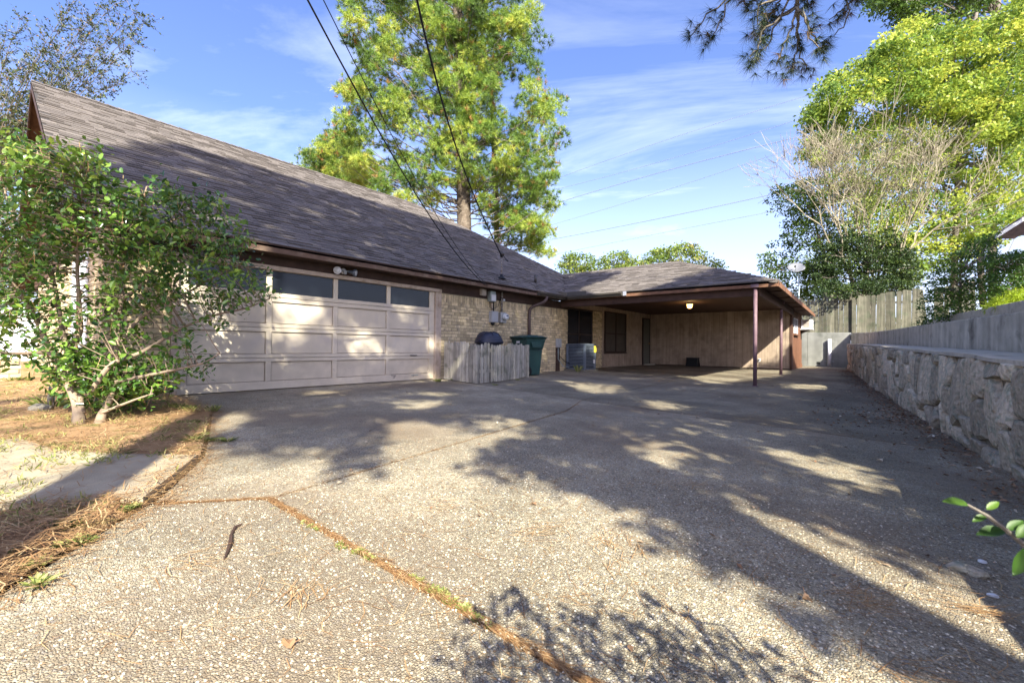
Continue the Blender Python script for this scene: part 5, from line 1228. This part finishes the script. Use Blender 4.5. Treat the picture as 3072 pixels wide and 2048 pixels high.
# ---- the camellia by the garage
CB = thing('camellia_bush', 'big many stemmed glossy leaved camellia bush growing beside the garage door', 'bush', gp(240, 1262))
bz = np.array(gp(240, 1262)); bz2 = np.array(gp(300, 1258))
stems = [[(238, 1262, 4.33), (228, 1200, 4.4), (190, 1120, 4.45), (150, 1055, 4.5), (128, 1000, 4.5), (100, 940, 4.45), (62, 880, 4.4), (10, 810, 4.3), (-30, 700, 4.3)],
         [(245, 1240, 4.35), (232, 1150, 4.5), (205, 1060, 4.6), (190, 1010, 4.65), (172, 900, 4.8), (158, 830, 4.8), (140, 700, 4.8), (120, 520, 4.8), (110, 430, 4.8)],
         [(205, 1050, 4.6), (245, 1000, 4.6), (238, 900, 4.6), (230, 800, 4.6), (240, 650, 4.6), (250, 520, 4.6)],
         [(298, 1258, 4.38), (335, 1190, 4.6), (352, 1100, 4.75), (352, 990, 4.9), (365, 900, 5.0), (362, 800, 5.1), (385, 720, 5.1), (420, 640, 5.1), (440, 560, 5.1)],
         [(270, 1180, 4.4), (330, 1090, 4.5), (420, 1060, 4.7), (470, 1030, 4.85), (540, 985, 5.0), (640, 945, 5.2), (740, 925, 5.3), (810, 895, 5.4)],
         [(352, 1040, 4.8), (410, 960, 5.0), (470, 920, 5.1), (560, 880, 5.3), (640, 830, 5.4), (740, 800, 5.5)],
         [(362, 800, 5.1), (440, 700, 5.2), (540, 650, 5.3), (650, 620, 5.4)],
         [(150, 1055, 4.5), (90, 1060, 4.4), (20, 1060, 4.3), (-40, 1050, 4.3)],
         [(158, 830, 4.8), (100, 760, 4.7), (40, 650, 4.6), (10, 560, 4.6)],
         [(365, 900, 5.0), (470, 820, 5.2), (600, 770, 5.4), (720, 740, 5.5)],
         [(330, 1150, 4.55), (420, 1130, 4.6), (520, 1110, 4.75), (610, 1090, 4.85), (660, 1060, 4.9)],
         [(300, 1240, 4.4), (400, 1200, 4.5), (460, 1180, 4.55)]]
B = MB(); SP = []
for i, s_ in enumerate(stems):
    P = np.array([at(*q) for q in s_]); n_ = len(P) * 5; u = np.linspace(0, 1, n_); Q = np.stack([np.interp(u, np.linspace(0, 1, len(P)), P[:, k]) for k in range(3)], 1)
    for _ in range(2): Q[1:-1] = (Q[:-2] + 2 * Q[1:-1] + Q[2:]) / 4
    if i in (0, 3): Q[0] -= [0, 0, .06]
    r0 = [.042, .032, .024, .032, .027, .024, .020, .022, .022, .022, .022, .016][i]
    rad = np.linspace(r0, .007, n_); 
    if i in (0, 3): rad[:3] *= [1.5, 1.25, 1.1]
    sb = MB().tube(Q, rad, 8); sb.build('stem', M['camstem'], CB, smooth=True); SP.append(Q)
SPa = np.vstack(SP)
crown = [(-40, 500), (10, 470), (75, 395), (135, 440), (230, 450), (275, 430), (330, 530), (390, 560), (430, 600), (500, 530), (545, 560), (590, 620), (640, 570), (690, 620), (740, 690), (750, 745), (700, 770), (760, 800), (800, 780), (815, 890), (770, 920), (690, 940), (640, 990), (560, 1010), (640, 1060), (655, 1095), (600, 1125), (520, 1150), (430, 1190), (330, 1215), (260, 1200), (190, 1180), (170, 1100), (60, 1090), (-40, 1080)]
light = [[(100, 830), (320, 800), (330, 1000), (230, 1040), (110, 1000)], [(0, 980), (90, 960), (120, 1080), (0, 1090)], [(390, 960), (520, 900), (560, 1000), (470, 1100), (400, 1080)], [(560, 900), (640, 960), (600, 1040), (540, 1030)]]
pts_ = poly_points(crown, 1180, 7) + poly_points([(130, 1110), (250, 1080), (480, 1090), (500, 1170), (400, 1215), (330, 1225), (215, 1195)], 130, 6); twB = MB(); LV = []
for x, y in pts_:
    lite = any(in_poly([(x, y)], q)[0] for q in light)
    if lite and random.random() < .60: continue
    q_ = at(x, y, 1) - CAM; dd = 4.45 + 1.0 * max(0, min(1, x / 800)) + random.uniform(-.45, .40)
    c = CAM + q_ * dd
    if c[2] < -.02 or c[0] < XW + .12 and c[1] > 1.0: continue
    a = nearest_on(SPa, c)
    if np.linalg.norm(a - c) < .6:
        limb(twB, a, c, .007, .003, .05, .05, 4, 4)
    d0 = unit(c - a + np.array([0, 0, .25]) + rng.normal(size=3) * .25); k = random.randint(8, 14)
    sp = unit(np.cross(d0, rng.normal(size=3)))
    base = random.uniform(.0, .75) + (.25 if y < 520 and x < 300 else 0)
    for j in range(k):
        u = (j + .5) / k; p = c + d0 * (u - .5) * .30 + rng.normal(size=3) * .035
        ph = j * 2.4; sd = unit(sp * math.cos(ph) + np.cross(d0, sp) * math.sin(ph)); d = d0 * .55 + sd + np.array([0, 0, -.12])
        LV.append((p, d, rng.normal(size=3) * .55 + np.array([0, 0, 1.0]) + SUN_DIR * .3, random.uniform(.036, .095), min(1, base * .75 + random.random() * .25)))
twB.build('twigs', M['camstem'], CB)['kind'] = 'stuff'
LC = np.array([l_[0] for l_ in LV]); dist = np.linalg.norm(LC - CAM, axis=1); order = np.argsort(dist); single = set(order[:300].tolist())
def leaf6(Ln, W):
    return [(0, 0, 0), (.28 * Ln, .42 * W, .10 * W), (.66 * Ln, .46 * W, .08 * W), (Ln, 0, -.06 * Ln), (.66 * Ln, -.46 * W, .08 * W), (.28 * Ln, -.42 * W, .10 * W)]
L6F = [(0, 1, 2, 3), (0, 3, 4, 5)]
lmats = []
lme = []
for v in range(6):
    b = MB(); b.add(leaf6(1, .52), L6F, .1 + v * .16); lme.append(b.mesh('leaf', (0, 0, 0), M['camellia'], False, True))
Vs, Fs, Ts = [], [], []; nv = 0; L6 = np.array(leaf6(1, .52))
for i, (p, d, n_, ln, tn) in enumerate(LV):
    X = unit(d); Y = unit(np.cross(n_, X)); Z = np.cross(X, Y)
    if i in single:
        o = bpy.data.objects.new('leaf', lme[min(5, int(tn * 6))]); COL.objects.link(o); o.parent = CB
        mw = Matrix(((X[0] * ln, Y[0] * ln, Z[0] * ln, p[0] - bz[0]), (X[1] * ln, Y[1] * ln, Z[1] * ln, p[1] - bz[1]), (X[2] * ln, Y[2] * ln, Z[2] * ln, p[2] - bz[2]), (0, 0, 0, 1))); o.matrix_local = mw
    else:
        Vs.append(p + (L6 @ np.stack([X, Y, Z])) * ln); Fs.append(np.array(L6F) + nv); nv += 6; Ts.append(np.full(6, tn))
put('foliage', rawmesh('foliage', np.vstack(Vs) - bz, np.vstack(Fs), M['camellia'], np.concatenate(Ts)), CB, bz, 'stuff')
# dead pine needles caught in the bush
n_ = 1000; idx = rng.choice(len(LC), n_); C = LC[idx] + rng.normal(size=(n_, 3)) * .03; D = rng.normal(size=(n_, 3)) * .35 + [0, 0, -1.0]
V, F, T = needles(C, D, rng.uniform(.10, .20, n_), .0045, rng.uniform(.2, 1, n_))
put('caught_needles', rawmesh('caught_needles', V - bz, F, M['needle'], T), CB, bz, 'stuff')

# ================================================================ SMALL THINGS ON THE GROUND
def flat_needles(G, ln, w, z, tint, spread=.12, ang=None):
    n = len(G); a = rng.uniform(0, 6.283, n) if ang is None else ang; D = np.stack([np.cos(a), np.sin(a), rng.normal(size=n) * spread], 1); D = unit(D)
    S = unit(np.cross(D, np.array([0, 0, 1.]))) * (w / 2); bend = np.cross(D, [0, 0, 1.]) * (rng.normal(size=n) * .12 * ln)[:, None]
    P0 = np.concatenate([G[:, :2], (gz(G[:, 0], G[:, 1]) + z)[:, None]], 1); ln_ = np.asarray(ln)[:, None]
    m1 = P0 + D * ln_ * .5 + bend; e = P0 + D * ln_
    V = np.stack([P0 - S, P0 + S, m1 - S, m1 + S, e - S * .5, e + S * .5], 1).reshape(-1, 3); i = np.arange(n)[:, None] * 6
    F = np.concatenate([i + [0, 1, 3, 2], i + [2, 3, 5, 4]]); return V, F, np.repeat(tint, 6)
A = Acc()
G = np.stack([rng.uniform(-12, -1.5, 72000), rng.uniform(-.9, 1.85, 72000)], 1); G = G[in_poly(G, lawn_poly)]
d_ = np.hypot(G[:, 0], G[:, 1]); G = G[rng.random(len(G)) < np.clip(3.2 / d_, .12, 1) ** 1.3 * np.clip(fnoise(G[:, 0] * 2.2, G[:, 1] * 2.6) * 1.5, .25, 1)]; G = G[~in_poly(G, [(-5.4, .15), (-4.75, .36), (-4.3, .66), (-3.95, .98), (-3.2, .56), (-3.55, .06), (-3.9, -.45), (-4.8, -.5)]) | (rng.random(len(G)) < .10)]; n_ = len(G)
A.add(flat_needles(G, rng.uniform(.09, .17, n_), .0042, .040 + rng.uniform(0, .03, n_), np.clip(rng.normal(.45, .25, n_), 0, 1), .10))
A.put('pine_needles', M['needle'], None, 'stuff')
A = Acc()
G = np.stack([rng.uniform(-11, -1.6, 30000), rng.uniform(-.9, 1.8, 30000)], 1); G = G[in_poly(G, lawn_poly)]; d_ = np.hypot(G[:, 0], G[:, 1])
G = G[(rng.random(len(G)) < np.clip(3.4 / d_, .2, 1)) & (fnoise(G[:, 0] * 1.7 + 3, G[:, 1] * 2.1) > .56)]; n_ = len(G)
C = np.c_[G, gz(G[:, 0], G[:, 1]) + .03]; D = np.stack([rng.normal(size=n_) * .8, rng.normal(size=n_) * .8, np.full(n_, .7)], 1)
A.add(leaves(C, D, rng.normal(size=(n_, 3)), rng.uniform(.03, .07, n_), rng.uniform(.005, .011, n_), np.clip(rng.normal(.72, .25, n_), 0, 1)))
A.put('grass', M['weed'], None, 'stuff')
A = Acc()
jl = np.array([(-2.716, 1.088), (-.6, 1.107), (1.0, 1.12)])
u = rng.random(4200); G = np.stack([np.interp(u, [0, .57, 1], jl[:, 0]), np.interp(u, [0, .57, 1], jl[:, 1])], 1) + rng.normal(size=(4200, 2)) * [.02, .010]
A.add(flat_needles(G, rng.uniform(.04, .11, 4200), .0024, rng.uniform(-.012, .005, 4200), np.clip(rng.normal(.32, .25, 4200), 0, 1), .05, np.where(rng.random(4200) < .9, rng.normal(0, .25, 4200), rng.uniform(0, 6.28, 4200))))
u = rng.random(2600); ed = np.array([(-7.9, 1.86), (-6.04, 1.75), (-5.0, 1.43), (-3.97, 1.10), (-3.09, .61), (-2.40, .03), (-1.57, -.97)]); cu = np.r_[0, np.cumsum(np.linalg.norm(np.diff(ed, axis=0), axis=1))]; cu /= cu[-1]
G = np.stack([np.interp(u, cu, ed[:, 0]), np.interp(u, cu, ed[:, 1])], 1) + rng.normal(size=(2600, 1)) * [.05, .06] + rng.normal(size=(2600, 2)) * .03
A.add(flat_needles(G, rng.uniform(.08, .16, 2600), .0028, rng.uniform(.006, .014, 2600), np.clip(rng.normal(.45, .22, 2600), 0, 1), .05))
for ja, jb, q in (((-3.09, .63), (-2.72, 1.09), 500), ((-2.71, 1.12), (-3.27, 5.2), 900), ((-3.27, 5.2), (-3.70, 6.36), 200), ((-3.70, 6.36), (-1.7, 6.20), 300), ((-1.7, 6.2), (.79, 6.015), 400), ((-4.18, 14.0), (-3.71, 6.41), 300)):
    u = rng.random((q, 1)); G = np.array(ja) * (1 - u) + np.array(jb) * u + rng.normal(size=(q, 2)) * .012; dj = math.atan2(jb[1] - ja[1], jb[0] - ja[0])
    A.add(flat_needles(G, rng.uniform(.04, .11, q), .0024, rng.uniform(-.012, .004, q), np.clip(rng.normal(.3, .22, q), 0, 1), .04, rng.normal(dj, .3, q)))
n_ = 3800; G = np.stack([rng.uniform(-4.5, 1.2, n_), rng.uniform(.15, 7, n_)], 1); G = G[rng.random(n_) < np.clip(2.6 / np.hypot(G[:, 0], G[:, 1]), .2, 1)]; n_ = len(G)
A.add(flat_needles(G, rng.uniform(.07, .15, n_), .0024, rng.uniform(.004, .010, n_), np.clip(rng.normal(.5, .25, n_), 0, 1), .03))
for cx_, cy_, k, r_, an in ((-.05, 2.15, 40, .06, .5), (-.9, 1.9, 30, .07, 2.2), (.28, 2.35, 36, .06, .2), (-1.3, 1.75, 26, .06, .9), (-1.0, 3.0, 30, .10, 1.2), (-2.2, .55, 26, .05, .8), (-1.6, .75, 30, .05, 2.4), (.1, 1.75, 30, .05, .1), (-1.9, 1.7, 24, .08, .7)):
    G = np.array([cx_, cy_]) + rng.normal(size=(k, 2)) * r_; A.add(flat_needles(G, rng.uniform(.08, .16, k), .0028, rng.uniform(.005, .016, k), np.clip(rng.normal(.55, .2, k), 0, 1), .04, rng.normal(an, .45, k)))
sw_s = rng.uniform(-1, 17, 3600); sw_o = -np.abs(rng.normal(size=3600)) * .16; G = np.array([sw(a, b_) for a, b_ in zip(sw_s, sw_o)])
A.add(flat_needles(G, rng.uniform(.05, .15, 3600), .003, rng.uniform(.004, .018, 3600), np.clip(rng.normal(.25, .2, 3600), 0, 1), .06))
A.put('pine_needles', M['needle'], None, 'stuff')
# leaf litter along the wall
A = Acc()
sw_s = np.concatenate([rng.uniform(-1, 17, 900), rng.normal(3.4, 1.0, 420)]); n_ = len(sw_s); sw_o = -np.abs(rng.normal(size=n_)) * np.concatenate([np.full(900, .22), np.full(420, .55)])
G = np.array([(*sw(a, b_), 0) for a, b_ in zip(sw_s, sw_o)]); G[:, 2] = gz(G[:, 0], G[:, 1]) + rng.uniform(.005, .02, n_)
D = np.stack([rng.normal(size=n_), rng.normal(size=n_), rng.normal(size=n_) * .15], 1); A.add(leaves(G, D, rng.normal(size=(n_, 3)) * .3 + [0, 0, 1.], rng.uniform(.02, .06, n_), rng.uniform(.014, .034, n_), np.clip(rng.normal(.35, .27, n_), 0, 1), .25))
n_ = 330; G = np.stack([rng.uniform(-7.5, .6, n_), rng.uniform(1.2, 16, n_), np.zeros(n_)], 1); G[:, 2] = gz(G[:, 0], G[:, 1]) + .008
D = np.stack([rng.normal(size=n_), rng.normal(size=n_), rng.normal(size=n_) * .1], 1); A.add(leaves(G, D, rng.normal(size=(n_, 3)) * .3 + [0, 0, 1.], rng.uniform(.02, .05, n_), rng.uniform(.012, .03, n_), np.clip(rng.normal(.4, .3, n_), 0, 1), .25))
A.put('leaf_litter', M['deadleaf'], None, 'stuff')
# single fallen leaves one can point at
def fallen(px, py, size, tn, label, ang):
    c = np.array(gp(px, py, .006)); B = MB(); k = 9; rim = []
    for i in range(k):
        a = i / k * 2 * math.pi; r_ = size * (.55 + .45 * abs(math.cos(a * 1.5))) * random.uniform(.85, 1.1); rim.append(c + [r_ * math.cos(a + ang), r_ * .75 * math.sin(a + ang), .012 * math.sin(a * 2 + ang) + .012])
    B.add([c + [0, 0, .004]] + rim, [(0, 1 + i, 1 + (i + 1) % k) for i in range(k)], tn); B.tube([rim[0], rim[0] + (rim[0] - c) * .7], .0015, 4, tint=tn)
    tagit(B.build('fallen_leaf', M['deadleaf'], tint=True), label, 'leaf')
fallen(868, 1940, .030, .45, 'curled rust brown leaf alone on the sunlit near slab', .4)
fallen(2640, 1385, .030, .95, 'pale dry leaf lying just off the foot of the stone wall', 1.0)
fallen(2790, 1310, .045, .98, 'white scrap like leaf among the litter by the stone wall', .2)
fallen(2420, 1805, .020, .55, 'orange brown leaf at the edge of the shade near the shrub shadow', 2.0)
# weeds and moss
B = MB()
for px, py, n_, r_, h in ((690, 1392, 0, 0, 0), (920, 1575, 26, .035, .03), (950, 1590, 24, .03, .03), (1040, 1640, 40, .05, .03), (1075, 1655, 40, .05, .03), (1110, 1668, 30, .05, .03), (1270, 1752, 40, .05, .03), (1310, 1775, 50, .055, .03), (1355, 1805, 50, .055, .03), (1385, 1825, 40, .05, .03), (1430, 1850, 30, .05, .03), (820, 1525, 14, .03, .02)):
    if n_: 
        c = np.array(gp(px, py)); 
        for _ in range(4): weed_clump(B, c + [random.gauss(0, .03), random.gauss(0, .008), -.012], n_ // 2, r_ * .55, h * .8)
B.build('moss', M['weed'], tint=True)['kind'] = 'stuff'
B = MB()
for px, py, n_, r_, h in ((590, 1235, 60, .22, .16), (560, 1225, 40, .2, .14), (535, 1275, 40, .16, .1), (560, 1310, 90, .25, .08), (600, 1330, 60, .2, .06), (500, 1300, 50, .25, .06), (330, 1345, 60, .3, .05), (250, 1330, 60, .3, .05), (200, 1540, 50, .14, .05), (150, 1570, 60, .14, .05), (350, 1525, 40, .12, .05), (420, 1520, 30, .1, .05), (180, 1640, 50, .12, .04), (100, 1700, 60, .14, .04), (40, 1320, 80, .35, .06), (90, 1260, 60, .3, .08), (30, 1240, 60, .35, .08), (120, 1390, 50, .25, .05), (60, 1145, 40, .3, .2), (1330, 1145, 40, .14, .12), (1362, 1140, 30, .12, .10), (1480, 1155, 24, .1, .05), (1560, 1140, 20, .1, .05)):
    c = np.array(gp(px, py))
    for _ in range(3): weed_clump(B, c + [random.gauss(0, r_ * .6), random.gauss(0, r_ * .6), 0], int(n_ * .6), r_ * .5, h * .6)
B.build('weeds', M['weed'], tint=True)['kind'] = 'stuff'
# loose pebbles standing proud of the near concrete
n_ = 26000; G = np.stack([rng.uniform(-3.3, 1.25, n_), rng.uniform(-.2, 3.6, n_)], 1); d_ = np.hypot(G[:, 0], G[:, 1]); G = G[(rng.random(n_) < np.clip(1.9 / d_, 0, 1) ** 2) & (d_ > .7)]
G = G[~in_poly(G, lawn_poly)]; x, y, z = proj(np.c_[G, np.full(len(G), -.12)]); G = G[(z > .3) & (x > -200) & (x < 3300) & (y < 2200)]
n_ = len(G); r_ = rng.uniform(.003, .0065, n_); Z = gz(G[:, 0], G[:, 1]); a = rng.uniform(0, 6.28, n_); el_ = rng.uniform(.6, 1, n_)
ring = [np.stack([G[:, 0] + r_ * np.cos(a + q) * (1 if k % 2 == 0 else 1), G[:, 1] + r_ * el_ * np.sin(a + q), Z - .001], 1) for k, q in enumerate(np.arange(6) * math.pi / 3)]
top = [np.stack([G[:, 0] + .6 * r_ * np.cos(a + q), G[:, 1] + .6 * r_ * el_ * np.sin(a + q), Z + r_ * .42], 1) for q in np.arange(3) * 2 * math.pi / 3]
V = np.stack(ring + top, 1).reshape(-1, 3); i = np.arange(n_)[:, None] * 9
F = np.concatenate([i + f for f in ([6, 7, 8], [0, 1, 6], [1, 7, 6], [1, 2, 7], [2, 3, 7], [3, 8, 7], [3, 4, 8], [4, 5, 8], [5, 6, 8], [5, 0, 6])])
put('pebbles', rawmesh('pebbles', V, F, M['pebble'], np.repeat(rng.random(n_), 9), True), None, kind='stuff')

# ================================================================ NEIGHBOURS
NB = thing('neighbour_house', 'corner of a neighbouring house roof with white eave above the bank shrubs', 'house', tuple(at(3080, 800, 14)))
a, c = at(2985, 716, 13.0), at(3180, 592, 13.0); dv = np.array([.75, .62, 0.]) * 5
MB().prism([a, c, c + [0, 0, .10], a + [0, 0, .10]], -FW * .04).build('fascia', M['white'], NB)
MB().prism([a + [0, 0, .105], c + [0, 0, .105], c + [0, 0, .15], a + [0, 0, .15]], dv).build('roof', M['deck'], NB)
MB().prism([a + [0, 0, .0], c, c + [0, 0, .02], a + [0, 0, .02]], dv * .12).build('soffit', M['darkwood'], NB)
wv = dv * .14; MB().prism([a + wv + RT * .35 + [0, 0, .05], c + wv, c + wv - [0, 0, 3.6], a + wv + RT * .35 - [0, 0, 2.2]], dv * .8).build('wall', M['casing'], NB)
NW = thing('far_shed', 'white shed wall with a shallow gable beyond the bush, across the needle lawn', 'shed', (-24, -1, 0))
gA = [at(-60, 985, 15), at(72, 922, 15), at(112, 950, 15), at(112, 1100, 15), at(-60, 1100, 15)]
MB().prism(gA, FW * .2 - RT * 3.0).build('wall', M['white'], NW)
MB().prism([at(-62, 980, 14.98), at(72, 917, 14.98), at(72, 908, 14.98), at(-62, 970, 14.98)], FW * .3 - RT * .3).build('roof', M['deck'], NW)
BW = thing('brick_planter', 'low tan brick garden wall on the needle lawn beyond the bush', 'garden wall', (-13.3, -.2, 0))
p0, p1 = np.array(gp(-90, 1152)), np.array(gp(62, 1146)); d = unit(p1 - p0); n_ = np.array([d[1], -d[0], 0]);
if n_ @ (CAM - p0) > 0: n_ = -n_
MB().prism([p0 - [0, 0, .1], p1 - [0, 0, .1], p1 + [0, 0, .41], p0 + [0, 0, .41]], n_ * .2).build('core', M['mortar'], BW)
Lw = np.linalg.norm(p1 - p0)
for r in range(5):
    s_ = 0 if r % 2 else -.1
    while s_ < Lw:
        a, c = max(0, s_), min(Lw, s_ + BL)
        if c - a > .04: MB().prism([p0 + d * a + [0, 0, .005 + r * .077], p0 + d * c + [0, 0, .005 + r * .077], p0 + d * c + [0, 0, .072 + r * .077], p0 + d * a + [0, 0, .072 + r * .077]], -n_ * .012).build('brick', M['brick'], BW)
        s_ += BL + JT
